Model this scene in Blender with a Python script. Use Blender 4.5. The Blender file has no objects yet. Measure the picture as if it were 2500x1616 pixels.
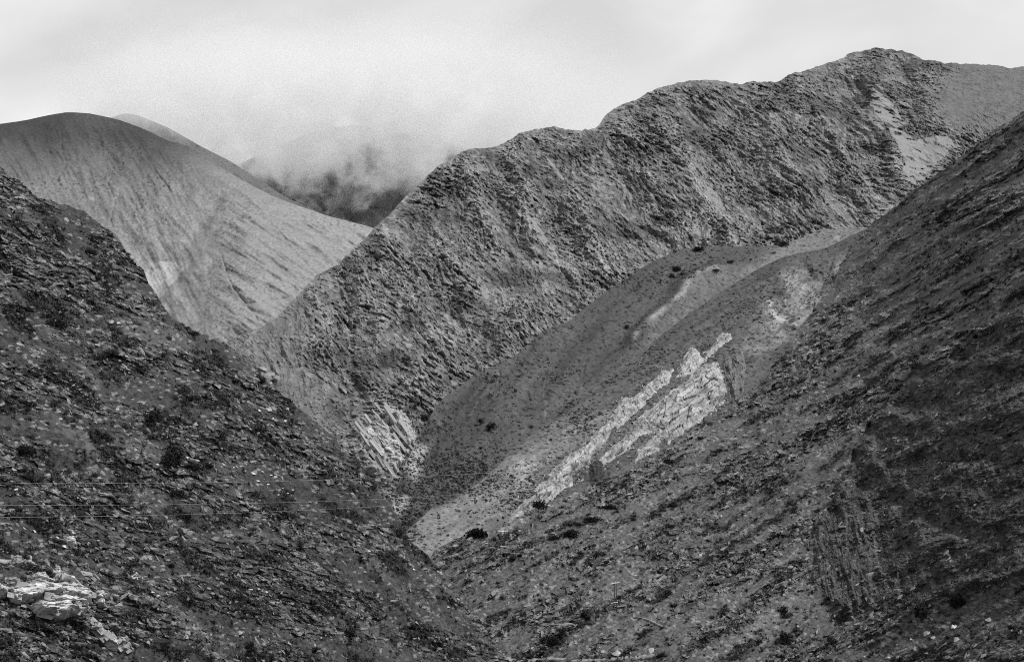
import bpy, math, random
import numpy as np
from mathutils import Vector

# ------------------------------------------------------------------ camera, sky, sun, exposure
rng = np.random.default_rng(7)
random.seed(7)
sc = bpy.context.scene
col = sc.collection
W, H, F = 2500.0, 1616.0, 5013.0          # photograph size and focal length in its pixels
PITCH = math.radians(7.0)
cp, sp = math.cos(PITCH), math.sin(PITCH)

cam_d = bpy.data.cameras.new('camera')
cam_d.sensor_width = 36.0
cam_d.lens = 36.0 * F / W
cam_d.clip_start = 1.0
cam_d.clip_end = 60000.0
cam = bpy.data.objects.new('camera', cam_d)
cam.rotation_euler = (math.radians(90) + PITCH, 0, 0)
col.objects.link(cam)
sc.camera = cam

SUN_EL, SUN_AZ = math.radians(43), math.radians(136)   # azimuth measured from +Y (view) towards +X (right)
SUN_STRENGTH = 3.0
SKY_LEVEL = 0.52
sc.view_settings.view_transform = 'Standard'
sc.view_settings.look = 'None'
sc.view_settings.exposure = 0.68
sc.view_settings.gamma = 1.0
sc.view_settings.use_curve_mapping = False

sun_d = bpy.data.lights.new('sun', 'SUN')
sun_d.energy = SUN_STRENGTH
sun_d.angle = math.radians(6)
sun_d.color = (1, 1, 1)
sun = bpy.data.objects.new('sun', sun_d)
sdir = Vector((math.cos(SUN_EL) * math.sin(SUN_AZ), math.cos(SUN_EL) * math.cos(SUN_AZ), math.sin(SUN_EL)))
sun.rotation_euler = sdir.to_track_quat('Z', 'Y').to_euler()
sun.location = (0, 0, 2500)
col.objects.link(sun)

world = bpy.data.worlds.new('World')
sc.world = world
world.use_nodes = True
nt = world.node_tree
nt.nodes.clear()
n_out = nt.nodes.new('ShaderNodeOutputWorld')
n_bg = nt.nodes.new('ShaderNodeBackground')
n_sky = nt.nodes.new('ShaderNodeTexSky')
n_sky.sky_type = 'NISHITA'
n_sky.sun_disc = False
n_sky.sun_elevation = SUN_EL
n_sky.sun_rotation = SUN_AZ
n_bw = nt.nodes.new('ShaderNodeRGBToBW')
n_mul = nt.nodes.new('ShaderNodeMath'); n_mul.operation = 'MULTIPLY'; n_mul.inputs[1].default_value = 0.10
n_tc = nt.nodes.new('ShaderNodeTexCoord')
n_map = nt.nodes.new('ShaderNodeMapping'); n_map.inputs['Scale'].default_value = (5.0, 5.0, 9.0)
n_map.inputs['Location'].default_value = (1.7, 0.4, 2.2)
n_noi = nt.nodes.new('ShaderNodeTexNoise'); n_noi.inputs['Scale'].default_value = 1.5
n_noi.inputs['Detail'].default_value = 7; n_noi.inputs['Roughness'].default_value = 0.46
n_noi.inputs['Distortion'].default_value = 0.35
n_ramp = nt.nodes.new('ShaderNodeMapRange')
n_ramp.inputs['From Min'].default_value = 0.34; n_ramp.inputs['From Max'].default_value = 0.66
n_ramp.inputs['To Min'].default_value = SKY_LEVEL * 0.84; n_ramp.inputs['To Max'].default_value = SKY_LEVEL * 1.14
n_mix = nt.nodes.new('ShaderNodeMix'); n_mix.data_type = 'FLOAT'; n_mix.inputs[0].default_value = 0.93
L = nt.links.new
L(n_tc.outputs['Generated'], n_map.inputs['Vector']); L(n_map.outputs['Vector'], n_noi.inputs['Vector'])
L(n_noi.outputs['Fac'], n_ramp.inputs['Value'])
L(n_sky.outputs['Color'], n_bw.inputs['Color']); L(n_bw.outputs['Val'], n_mul.inputs[0])
L(n_mul.outputs[0], n_mix.inputs[2]); L(n_ramp.outputs['Result'], n_mix.inputs[3])
L(n_mix.outputs[0], n_bg.inputs['Color'])
n_bg.inputs['Strength'].default_value = 1.0
L(n_bg.outputs['Background'], n_out.inputs['Surface'])

sc.render.engine = 'CYCLES'
sc.cycles.max_bounces = 24
sc.cycles.diffuse_bounces = 2
sc.cycles.volume_bounces = 6
sc.cycles.volume_step_rate = 1.0
sc.cycles.volume_max_steps = 256
sc.cycles.use_denoising = False
sc.cycles.denoising_input_passes = 'RGB_ALBEDO_NORMAL'
sc.cycles.denoising_prefilter = 'ACCURATE'
sc.cycles.filter_width = 1.0

# ------------------------------------------------------------------ projection helpers (surveying the slopes)
def unproj(px, py, d):
    """point seen at picture position (px,py) whose ground distance ahead is d metres"""
    a = (np.asarray(px) - np.float32(W / 2)) / np.float32(F)
    b = -(np.asarray(py) - np.float32(H / 2)) / np.float32(F)
    vy = cp - b * sp
    vz = sp + b * cp
    k = np.asarray(d) / vy
    return np.stack([a * k, vy * k, vz * k], -1)

def proj(P):
    P = np.asarray(P)
    x, y, z = P[..., 0], P[..., 1], P[..., 2]
    fw = y * cp + z * sp
    up = -y * sp + z * cp
    return W / 2 + F * x / fw, H / 2 - F * up / fw

# ------------------------------------------------------------------ noise
_perm = np.random.default_rng(11).permutation(256).astype(np.int32)
_perm = np.concatenate([_perm, _perm])
_ga = np.random.default_rng(12).uniform(0, 2 * np.pi, 256)
_gx, _gy = np.cos(_ga).astype(np.float32), np.sin(_ga).astype(np.float32)

def perlin(x, y, seed=0):
    x = np.asarray(x, np.float32) + seed * 17.31
    y = np.asarray(y, np.float32) + seed * 9.77
    xi = np.floor(x).astype(np.int32); yi = np.floor(y).astype(np.int32)
    xf = x - xi; yf = y - yi
    xi &= 255; yi &= 255
    u = xf * xf * xf * (xf * (xf * 6 - 15) + 10)
    v = yf * yf * yf * (yf * (yf * 6 - 15) + 10)
    def g(a, b, fx, fy):
        h = _perm[_perm[a] + b]
        return _gx[h] * fx + _gy[h] * fy
    x1 = (xi + 1) & 255; y1 = (yi + 1) & 255
    n00 = g(xi, yi, xf, yf); n10 = g(x1, yi, xf - 1, yf)
    n01 = g(xi, y1, xf, yf - 1); n11 = g(x1, y1, xf - 1, yf - 1)
    a = n00 + u * (n10 - n00)
    b = n01 + u * (n11 - n01)
    return (a + v * (b - a)) * 1.4

def fbm(x, y, octs=5, seed=0, gain=0.5, ridged=False):
    tot = 0; amp = 1; s = 0; f = 1.0
    for i in range(octs):
        n = perlin(x * f, y * f, seed + i * 3)
        if ridged:
            n = 1 - 2 * np.abs(n)
        tot = tot + n * amp; s += amp
        amp *= gain; f *= 2.03
    return tot / s

def hash2(ix, iy, seed):
    h = (ix.astype(np.uint32) * np.uint32(374761393) + iy.astype(np.uint32) * np.uint32(668265263)
         + np.uint32((seed * 2246822519) & 0xffffffff))
    h = (h ^ (h >> np.uint32(13))) * np.uint32(1274126177)
    h = h ^ (h >> np.uint32(16))
    return h

def facet(x, y, seed=0, tilt=0.9):
    """broken rock: tilted plane per Voronoi cell -> (height, random per cell, edge distance)"""
    x = np.asarray(x, np.float32); y = np.asarray(y, np.float32)
    xi = np.floor(x).astype(np.int32); yi = np.floor(y).astype(np.int32)
    best = np.full(x.shape, 9e9, np.float32); best2 = best.copy()
    bh = np.zeros(x.shape, np.uint32); bdx = np.zeros(x.shape, np.float32); bdy = bdx.copy()
    for j in (-1, 0, 1):
        for i in (-1, 0, 1):
            cx = xi + i; cy = yi + j
            h = hash2(cx, cy, seed)
            dx = x - (cx + (h & np.uint32(1023)).astype(np.float32) / 1023)
            dy = y - (cy + ((h >> np.uint32(10)) & np.uint32(1023)).astype(np.float32) / 1023)
            dd = dx * dx + dy * dy
            m = dd < best
            best2 = np.where(m, best, np.minimum(best2, dd))
            best = np.where(m, dd, best); bh = np.where(m, h, bh)
            bdx = np.where(m, dx, bdx); bdy = np.where(m, dy, bdy)
    r = ((bh >> np.uint32(20)) & np.uint32(1023)).astype(np.float32) / 1023
    r2 = ((bh >> np.uint32(5)) & np.uint32(1023)).astype(np.float32) / 1023 - 0.5
    r3 = ((bh >> np.uint32(15)) & np.uint32(1023)).astype(np.float32) / 1023 - 0.5
    height = (r - 0.5) + tilt * 2 * (bdx * r2 + bdy * r3)
    return height, r, np.sqrt(best2) - np.sqrt(best)

def sstep(a, b, x):
    t = np.clip((x - a) / (b - a), 0, 1)
    return t * t * (3 - 2 * t)

def rot(s, t, deg):
    c, q = math.cos(math.radians(deg)), math.sin(math.radians(deg))
    return s * c + t * q, -s * q + t * c

def poly_sd(px, py, poly):
    """distance to polygon outline, positive inside"""
    best = np.full(px.shape, 1e9, np.float32); ins = np.zeros(px.shape, bool)
    n = len(poly)
    for i in range(n):
        x0, y0 = poly[i]; x1, y1 = poly[(i + 1) % n]
        dx, dy = x1 - x0, y1 - y0
        t = np.clip(((px - x0) * dx + (py - y0) * dy) / (dx * dx + dy * dy + 1e-9), 0, 1)
        best = np.minimum(best, np.hypot(px - x0 - t * dx, py - y0 - t * dy))
        if y0 != y1:
            c = ((y0 > py) != (y1 > py)) & (px < (x1 - x0) * (py - y0) / (y1 - y0) + x0)
            ins ^= c
    return np.where(ins, best, -best)

def line_dist(px, py, lines):
    best = np.full(px.shape, 1e9, np.float32)
    for ln in lines:
        for (x0, y0), (x1, y1) in zip(ln[:-1], ln[1:]):
            dx, dy = x1 - x0, y1 - y0
            t = np.clip(((px - x0) * dx + (py - y0) * dy) / (dx * dx + dy * dy + 1e-9), 0, 1)
            best = np.minimum(best, np.hypot(px - x0 - t * dx, py - y0 - t * dy))
    return best

def tps_fit(pts):
    p = np.array(pts, float); x = p[:, :2] / 1000; v = 1000.0 / p[:, 2]
    n = len(p)
    r = np.linalg.norm(x[:, None] - x[None], axis=-1)
    K = np.where(r > 0, r * r * np.log(r + 1e-12), 0) + np.eye(n) * 0.02
    A = np.zeros((n + 3, n + 3)); A[:n, :n] = K
    A[:n, n] = 1; A[:n, n + 1:] = x; A[n, :n] = 1; A[n + 1:, :n] = x.T
    return x, np.linalg.solve(A, np.concatenate([v, np.zeros(3)]))

def tps_eval(fit, px, py):
    x, w = fit
    n = len(x)
    X = px / 1000; Y = py / 1000
    v = w[n] + w[n + 1] * X + w[n + 2] * Y
    for i in range(n):
        r2 = (X - x[i, 0]) ** 2 + (Y - x[i, 1]) ** 2 + 1e-12
        v = v + w[i] * 0.5 * r2 * np.log(r2)
    return 1000.0 / v

# ------------------------------------------------------------------ materials (procedural, black-and-white world)
def terrain_mat(name, fine, bump=0.35, contrast=0.5, dist=0.5):
    m = bpy.data.materials.new(name); m.use_nodes = True
    t = m.node_tree; b = t.nodes['Principled BSDF']
    b.inputs['Roughness'].default_value = 0.95
    b.inputs['Specular IOR Level'].default_value = 0.08
    at = t.nodes.new('ShaderNodeAttribute'); at.attribute_name = 'tone'
    tc = t.nodes.new('ShaderNodeTexCoord')
    no = t.nodes.new('ShaderNodeTexNoise'); no.inputs['Scale'].default_value = 1.0 / fine
    no.inputs['Detail'].default_value = 4; no.inputs['Roughness'].default_value = 0.65
    mr = t.nodes.new('ShaderNodeMapRange')
    mr.inputs['From Min'].default_value = 0.3; mr.inputs['From Max'].default_value = 0.7
    mr.inputs['To Min'].default_value = 1 - contrast; mr.inputs['To Max'].default_value = 1 + contrast
    mu = t.nodes.new('ShaderNodeMath'); mu.operation = 'MULTIPLY'
    bp = t.nodes.new('ShaderNodeBump'); bp.inputs['Strength'].default_value = bump
    bp.inputs['Distance'].default_value = dist
    t.links.new(tc.outputs['Object'], no.inputs['Vector'])
    t.links.new(no.outputs['Fac'], mr.inputs['Value'])
    t.links.new(at.outputs['Fac'], mu.inputs[0]); t.links.new(mr.outputs['Result'], mu.inputs[1])
    t.links.new(mu.outputs[0], b.inputs['Base Color'])
    t.links.new(no.outputs['Fac'], bp.inputs['Height']); t.links.new(bp.outputs['Normal'], b.inputs['Normal'])
    return m

def plain_mat(name, val, var=0.3, scale=3.0, rough=0.9):
    m = bpy.data.materials.new(name); m.use_nodes = True
    t = m.node_tree; b = t.nodes['Principled BSDF']
    b.inputs['Roughness'].default_value = rough
    b.inputs['Specular IOR Level'].default_value = 0.1
    tc = t.nodes.new('ShaderNodeTexCoord')
    oi = t.nodes.new('ShaderNodeObjectInfo')
    no = t.nodes.new('ShaderNodeTexNoise'); no.inputs['Scale'].default_value = scale; no.inputs['Detail'].default_value = 4
    mr = t.nodes.new('ShaderNodeMapRange')
    mr.inputs['From Min'].default_value = 0.3; mr.inputs['From Max'].default_value = 0.7
    mr.inputs['To Min'].default_value = val * (1 - var); mr.inputs['To Max'].default_value = val * (1 + var)
    mr2 = t.nodes.new('ShaderNodeMapRange'); mr2.inputs['To Min'].default_value = 0.75; mr2.inputs['To Max'].default_value = 1.3
    mu = t.nodes.new('ShaderNodeMath'); mu.operation = 'MULTIPLY'
    t.links.new(tc.outputs['Object'], no.inputs['Vector']); t.links.new(no.outputs['Fac'], mr.inputs['Value'])
    t.links.new(oi.outputs['Random'], mr2.inputs['Value'])
    t.links.new(mr.outputs['Result'], mu.inputs[0]); t.links.new(mr2.outputs['Result'], mu.inputs[1])
    t.links.new(mu.outputs[0], b.inputs['Base Color'])
    return m

M_near = terrain_mat('slate_slope', 0.9, 0.5, 0.55, 0.35)
M_mid = terrain_mat('dry_slope', 1.6, 0.4, 0.4, 0.5)
M_mount = terrain_mat('mountain_rock', 4.0, 0.35, 0.22, 1.0)
M_far = terrain_mat('far_grassland', 6.0, 0.4, 0.30, 1.6)
M_pale = terrain_mat('pale_limestone', 1.2, 0.5, 0.25, 0.4)
M_stuff = terrain_mat('loose_stone', 0.5, 0.2, 0.3, 0.1)
M_bush = plain_mat('dark_foliage', 0.012, 0.5, 2.0)
M_tuft = plain_mat('dry_tuft', 0.042, 0.45, 2.0)
M_stone = plain_mat('grey_stone', 0.20, 0.35, 1.2)
M_lime = plain_mat('limestone_block', 0.21, 0.45, 0.8)
M_fin = plain_mat('fin_block', 0.21, 0.35, 0.5)
M_band = plain_mat('banded_block', 0.25, 0.35, 0.25)
M_white = plain_mat('white_stone', 0.33, 0.3, 1.2)
M_wood = plain_mat('weathered_wood', 0.04, 0.3, 4.0)
M_lightwood = plain_mat('pale_crossarm', 0.42, 0.2, 4.0)
M_wire = plain_mat('bright_wire', 0.5, 0.1, 0.1, 0.5)
M_cloth = plain_mat('dark_cloth', 0.012, 0.3, 6.0)
M_skin = plain_mat('skin', 0.16, 0.1, 6.0)
M_pack = plain_mat('pale_pack', 0.6, 0.1, 6.0)

# ------------------------------------------------------------------ mesh helpers
def mesh_from(name, V, faces, mat, tone=None, smooth=True):
    """faces: (n,3) or (n,4) integer array"""
    me = bpy.data.meshes.new(name)
    V = np.ascontiguousarray(V, np.float32); faces = np.ascontiguousarray(faces, np.int32)
    k = faces.shape[1]
    me.vertices.add(len(V)); me.vertices.foreach_set('co', V.ravel())
    me.loops.add(faces.size); me.loops.foreach_set('vertex_index', faces.ravel())
    me.polygons.add(len(faces))
    me.polygons.foreach_set('loop_start', np.arange(0, faces.size, k, dtype=np.int32))
    me.polygons.foreach_set('loop_total', np.full(len(faces), k, np.int32))
    me.polygons.foreach_set('use_smooth', np.full(len(faces), smooth, bool))
    me.update(calc_edges=True)
    if tone is not None:
        a = me.attributes.new('tone', 'FLOAT', 'POINT')
        a.data.foreach_set('value', np.ascontiguousarray(tone, np.float32).ravel())
    me.materials.append(mat)
    return me

def link(name, me, parent=None, loc=None):
    o = bpy.data.objects.new(name, me)
    col.objects.link(o)
    if parent is not None:
        o.parent = parent
    if loc is not None:
        o.location = loc
    return o

def tag(o, label=None, cat=None, group=None, kind=None):
    if label: o['label'] = label
    if cat: o['category'] = cat
    if group: o['group'] = group
    if kind: o['kind'] = kind
    return o

PATCH = {}

def gsmooth(a, sig):
    if sig <= 0: return a
    r = int(sig * 3) + 1
    k = np.exp(-0.5 * (np.arange(-r, r + 1) / sig) ** 2); k /= k.sum()
    return np.convolve(np.pad(a, r, 'edge'), k, 'valid')

class Patch:
    def __init__(s, name, x0, x1, ytop, ybot, step, crest, bottom, ctrl, crest_sig=2.0, steep=0.55, out=0.8, ragged=0.0):
        s.name, s.step = name, step
        s.gx = np.arange(x0, x1 + step, step); s.gy = np.arange(ytop, ybot + step, step)
        s.PX, s.PY = np.meshgrid(s.gx.astype(np.float32), s.gy.astype(np.float32))
        c = np.array(crest, float); b = np.array(bottom, float)
        s.crest = gsmooth(np.interp(s.gx, c[:, 0], c[:, 1]), crest_sig)
        if ragged:
            z0 = np.zeros_like(s.gx)
            s.crest = s.crest + ragged * (2.2 * perlin(s.gx / 34, z0, 51) + 1.5 * perlin(s.gx / 13, z0, 52) + 1.0 * np.abs(perlin(s.gx / 6, z0, 53)))
        s.bot = np.interp(s.gx, b[:, 0], b[:, 1])
        s.fit = tps_fit(ctrl)
        # coarse depth, bilinear would do; direct is fine
        Dc = tps_eval(s.fit, s.gx, gsmooth(s.crest, 90 / step))[None, :]
        Dc = gsmooth(Dc[0], 60 / step)[None, :]
        def depth(px, py):          # columns are steepened about the crest
            return Dc + steep * (tps_eval(s.fit, px, py) - Dc)
        D = depth(s.PX, s.PY)
        B = unproj(s.PX, s.PY, D)
        du = np.gradient(B, axis=1); dv = np.gradient(B, axis=0)
        n = np.cross(dv, du); n /= np.linalg.norm(n, axis=-1, keepdims=True) + 1e-9
        flip = n[..., 1] > 0
        n[flip] *= -1
        s.N = n
        s.PYc = np.minimum(np.maximum(s.PY, s.crest[None, :]), np.maximum(s.bot, s.crest + 1)[None, :])
        s.D = depth(s.PX, s.PYc)
        s.B = unproj(s.PX, s.PYc, s.D)
        mn = n.reshape(-1, 3).mean(0); mn /= np.linalg.norm(mn)
        t1 = np.cross(mn, (0, 0, 1)); t1 /= np.linalg.norm(t1)
        if t1[0] < 0: t1 = -t1
        t2 = np.cross(mn, t1)
        if t2[2] < 0: t2 = -t2
        s.s = s.B[..., 0].astype(np.float32); s.t = (s.B[..., 2] * 1.15).astype(np.float32)   # metres across / up the slope
        s.below = (s.PYc - s.crest[None, :]).astype(np.float32)
        s.h = np.zeros_like(s.s); s.tone = np.full_like(s.s, 0.1)
        e = -s.B / np.linalg.norm(s.B, axis=-1, keepdims=True)
        s.N0 = s.N
        dd = s.N * (1 - out) + e * out
        s.DIR = dd / np.linalg.norm(dd, axis=-1, keepdims=True)
        s.inside = (s.PY >= s.crest[None, :] - step) & (s.PY <= s.bot[None, :] + step)

    def build(s, mat, label_kind='structure', back=(8, 60, 35), smooth=True):
        P = s.B + s.DIR * s.h[..., None]
        s.P = P
        ny, nx = s.PX.shape
        idx = np.arange(ny * nx).reshape(ny, nx)
        same = (s.PYc[1:] - s.PYc[:-1]) > 1e-4
        keep = same[:, 1:] | same[:, :-1]
        f = np.stack([idx[:-1, :-1], idx[1:, :-1], idx[1:, 1:], idx[:-1, 1:]], -1)[keep]
        V = P.reshape(-1, 3); T = s.tone.ravel()
        # the far side of the crest goes on down behind
        first = np.clip(np.searchsorted(s.gy, s.crest), 0, ny - 1)
        ctop = idx[np.maximum(first - 1, 0), np.arange(nx)]
        rows = [ctop]; base = V[ctop]
        k, dy, dz = back
        VV = [V]; TT = [T]; n0 = len(V)
        for i in range(1, k + 1):
            q = base.copy(); fr = i / k
            q[:, 1] += dy * (fr ** 1.3) * 6
            q[:, 0] *= 1 + 0.0
            q[:, 2] -= dz * 6 * fr ** 1.6
            q += rng.normal(0, 0.3, q.shape)
            VV.append(q); TT.append(T[ctop]); rows.append(np.arange(n0, n0 + nx)); n0 += nx
        # skirt from the lower edge down into the ground
        last = np.clip(np.searchsorted(s.gy, s.bot), 0, ny - 1)
        cbot = idx[last, np.arange(nx)]
        q = V[cbot].copy(); q[:, 1] -= 6; q[:, 2] -= 60
        VV.append(q); TT.append(T[cbot]); brow = np.arange(n0, n0 + nx); n0 += nx
        fs = [f]
        for a, b in zip(rows[:-1], rows[1:]):
            fs.append(np.stack([a[:-1], a[1:], b[1:], b[:-1]], -1))
        fs.append(np.stack([cbot[:-1], brow[:-1], brow[1:], cbot[1:]], -1))
        V = np.concatenate(VV); T = np.concatenate(TT); f = np.concatenate(fs)
        used = np.zeros(len(V), bool); used[f.ravel()] = True
        remap = np.cumsum(used) - 1
        me = mesh_from(s.name, V[used], remap[f], mat, T[used], smooth=smooth)
        o = link(s.name, me); o['kind'] = label_kind
        s.obj = o
        PATCH[s.name] = s
        return o

    def at(s, px, py):
        """surface point and normal of the built slope at a picture position"""
        i = int(round((px - s.gx[0]) / s.step)); j = int(round((py - s.gy[0]) / s.step))
        i = min(max(i, 0), len(s.gx) - 1); j = min(max(j, 0), len(s.gy) - 1)
        return s.P[j, i], s.N[j, i]

    def mpp(s, px, py):
        return float(np.linalg.norm(s.at(px, py)[0]) / F)

def strata_steps(v, period, sharp=0.75):
    """saw-toothed ledges: slow rise, sudden drop"""
    q = v / period
    fr = q - np.floor(q)
    return np.where(fr < sharp, fr / sharp, (1 - fr) / (1 - sharp))

# ================================================================== LARGE STRUCTURE
# ---- ground sheet
gs = 30000
n = 60
gx, gy = np.meshgrid(np.linspace(-gs, gs, n), np.linspace(-2000, 2 * gs, n))
gv = np.stack([gx, gy, np.full_like(gx, -62.0)], -1).reshape(-1, 3)
ii = np.arange(n * n).reshape(n, n)
gf = np.stack([ii[:-1, :-1], ii[:-1, 1:], ii[1:, 1:], ii[1:, :-1]], -1).reshape(-1, 4)
o = link('ground', mesh_from('ground', gv, gf, M_mid, np.full(n * n, 0.10)))
o['kind'] = 'structure'

# ---- far mountain (behind the cloud)
p = Patch('far_mountain', 480, 1330, 270, 620, 3.0,
          [(480, 470), (560, 410), (700, 352), (790, 318), (880, 310), (960, 330), (1060, 335), (1150, 375), (1330, 420)],
          [(480, 610), (1330, 610)],
          [(480, 610, 6700), (760, 560, 6700), (1060, 560, 6800), (1330, 600, 6900), (700, 350, 7500), (880, 310, 7600), (1150, 370, 7500), (760, 450, 7250), (1000, 450, 7050)], crest_sig=6)
p.h = fbm(p.s / 420, p.t / 600, 6, 3, ridged=True) * 60
g = line_dist(p.PX + 4 * perlin(p.PX / 20, p.PY / 20), p.PYc, [[(690, 465), (745, 500), (800, 540), (830, 580)], [(900, 470), (850, 540)], [(720, 455), (790, 520)]])
p.h -= 30 * np.exp(-(g / 12) ** 2)
p.tone = 0.060 + 0.016 * fbm(p.s / 160, p.t / 160, 5, 8) + 0.03 * np.exp(-(g / 3.0) ** 2)
p.tone -= 0.03 * (perlin(p.s / 22, p.t / 22, 5) > 0.42)
p.build(M_far, back=(5, 60, 30))

# ---- far ridge (cloud shadow painted as dark tone, right of the pale hill)
p = Patch('far_ridge', 180, 900, 200, 640, 3.0,
          [(180, 340), (250, 296), (300, 276), (330, 279), (413, 313), (487, 356), (565, 395), (643, 447), (701, 484), (760, 510), (830, 545), (900, 590)],
          [(180, 560), (500, 600), (900, 640)],
          [(180, 240, 5900), (413, 313, 5950), (643, 447, 5900), (830, 545, 5700), (180, 560, 5250), (500, 600, 5250), (900, 640, 5400)], crest_sig=4)
p.h = fbm(p.s / 300, p.t / 300, 5, 21) * 14 * sstep(0, 25, p.below)
p.tone = 0.098 + 0.03 * fbm(p.s / 90, p.t / 90, 5, 4) - 0.03 * (perlin(p.s / 20, p.t / 20, 9) > 0.4)
p.build(M_far, back=(5, 60, 40))

# ---- far pale hill
p = Patch('far_hill', -260, 1010, 255, 930, 2.2,
          [(-260, 345), (-120, 318), (0, 303), (58, 295), (117, 282), (164, 274), (218, 277), (288, 292), (351, 315), (409, 344), (464, 358),
           (506, 388), (584, 436), (662, 478), (721, 500), (799, 527), (900, 553), (1010, 590)],
          [(-260, 780), (300, 860), (560, 930), (1010, 930)],
          [(-260, 345, 5100), (164, 274, 5250), (464, 358, 5050), (721, 500, 4850), (900, 553, 4750), (1010, 590, 4700),
           (-260, 780, 4250), (300, 800, 4150), (560, 930, 3800), (1000, 930, 3850), (565, 488, 4620), (390, 720, 4240), (200, 600, 4560), (640, 700, 4180)], crest_sig=5)
s_, t_ = p.s, p.t
wx = p.PX + 9 * perlin(s_ / 130, t_ / 130, 2); wy = p.PYc + 9 * perlin(s_ / 130, t_ / 130, 7)
fade = sstep(0, 40, p.below)
rib = line_dist(wx, wy, [[(600, 455), (565, 488), (520, 545), (470, 612), (440, 665), (392, 722), (370, 770)]])
hol = line_dist(wx, wy, [[(540, 470), (500, 545), (452, 628), (425, 670), (380, 730)]])
rib2 = line_dist(wx, wy, [[(500, 640), (440, 690), (400, 740), (380, 790)]])
gul = line_dist(wx, wy, [[(545, 628), (556, 660), (576, 706), (600, 745), (631, 785)], [(740, 628), (775, 667), (810, 700)], [(735, 540), (790, 570), (861, 605)],
                         [(690, 660), (760, 730)], [(610, 742), (660, 735), (715, 728)], [(640, 540), (700, 600)],
                         [(375, 410), (390, 430), (420, 460)], [(265, 455), (280, 500), (268, 545)], [(150, 330), (160, 400), (130, 450)], [(330, 500), (345, 545)]])
ribx = np.interp(wy, [455, 488, 545, 612, 665, 722, 770, 930], [600, 565, 520, 470, 440, 392, 360, 280])
off = wx - ribx + 16 * perlin(s_ / 120, t_ / 120, 13) + 6 * perlin(s_ / 40, t_ / 40, 14)
inr = sstep(440, 500, wy)
ag, bg = rot(s_, t_, -38)
p.h = fade * (fbm(s_ / 420, t_ / 420, 5, 31) * 45 - 17 * np.exp(-((off + 24) / 34) ** 2) * inr + 4 * np.exp(-(off / 16) ** 2) * inr
              + 14 * np.exp(-(rib2 / 14) ** 2) + fbm((s_ - 0.5 * t_) / 110, t_ / 150, 5, 44, ridged=True) * 10 + fbm(ag / 300, bg / 46, 4, 46, ridged=True) * 20 * sstep(480, 620, wx) + fbm((s_ + 0.55 * t_) / 60, t_ / 260, 4, 48, ridged=True) * 12 * sstep(560, 420, wx)
              - 3.5 * np.exp(-(gul / 2.2) ** 2))
p.h += fbm(s_ / 14, t_ / 14, 3, 45) * 2.4
hum = line_dist(wx, wy, [[(430, 490), (455, 540), (440, 545)], [(330, 520), (350, 555)]])
tone = 0.150 + 0.03 * fbm(s_ / 260, t_ / 260, 5, 51)  # pale grass tone also carries the sun patch on this hill
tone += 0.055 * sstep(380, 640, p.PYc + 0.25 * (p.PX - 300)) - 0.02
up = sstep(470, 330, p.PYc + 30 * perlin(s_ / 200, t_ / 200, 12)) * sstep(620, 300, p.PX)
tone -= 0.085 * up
tone *= 1 + 0.14 * fbm(s_ / 40, t_ / 30, 3, 61) + 0.15 * perlin(s_ / 6.5, t_ / 5.5, 62)
spk = sstep(0.30, 0.5, perlin(s_ / 8, t_ / 6.5, 63)) * sstep(-0.1, 0.4, perlin(s_ / 120, t_ / 120, 64))
tone -= 0.08 * spk
lt = sstep(0.25, 0.6, fbm(s_ / 75, t_ / 150, 4, 66)) * sstep(330, 400, p.PYc) * sstep(560, 440, p.PYc)
tone += 0.03 * lt
for cx_, cy_, rx, ry in ((430, 505, 50, 30), (340, 530, 32, 32), (225, 500, 22, 30), (285, 480, 14, 40), (365, 590, 16, 26)):
    q = np.hypot((p.PX - cx_) / rx, (p.PYc - cy_) / ry) + 0.5 * fbm(s_ / 40, t_ / 60, 3, 70 + cx_)
    tone += 0.075 * sstep(1.0, 0.4, q) * sstep(0.05, 0.35, fbm(s_ / 22, t_ / 34, 4, 71 + cx_))
scar = poly_sd(wx, wy, [(358, 648), (395, 640), (446, 638), (446, 660), (420, 690), (392, 722), (370, 740), (350, 700)])
tone = np.where(scar > 0, 0.28 + 0.05 * fbm(s_ / 30, t_ / 60, 4, 75), tone)
tone -= 0.06 * np.exp(-(gul / 1.5) ** 2) * sstep(-0.15, 0.3, perlin(s_ / 16, t_ / 16, 77))
p.tone = np.clip(tone, 0.04, 0.5)
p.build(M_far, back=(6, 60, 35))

# ---- central rocky mountain
def cc(pts):   # traced from an enlargement
    return [(500 + a / 1.1915, 100 + b / 1.1915) for a, b in pts]
CREST = [(300, 980), (430, 905), (500, 868), (556, 836), (590, 818), (629, 801), (660, 788), (687, 764), (724, 722), (745, 702), (771, 674), (800, 660), (829, 646), (838, 630), (855, 617),
         (872, 596), (892, 584), (905, 566), (928, 543), (955, 520), (986, 486), (1020, 455), (1049, 423), (1072, 405), (1102, 388), (1128, 370), (1143, 366), (1185, 362), (1222, 355), (1250, 338), (1275, 323), (1315, 314),
         (1353, 310), (1385, 316), (1406, 320), (1421, 319), (1427, 313), (1434, 318), (1453, 315), (1470, 296), (1484, 277), (1500, 265), (1521, 254), (1563, 238), (1585, 225), (1605, 216), (1658, 201),
         (1705, 195), (1760, 199), (1804, 206), (1841, 198), (1870, 201), (1899, 200), (1920, 188), (1941, 178), (1993, 162), (2040, 148), (2088, 127), (2145, 118), (2203, 125),
         (2250, 144), (2308, 154), (2413, 159), (2476, 166), (2500, 163), (2600, 170), (2800, 200)]
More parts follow.
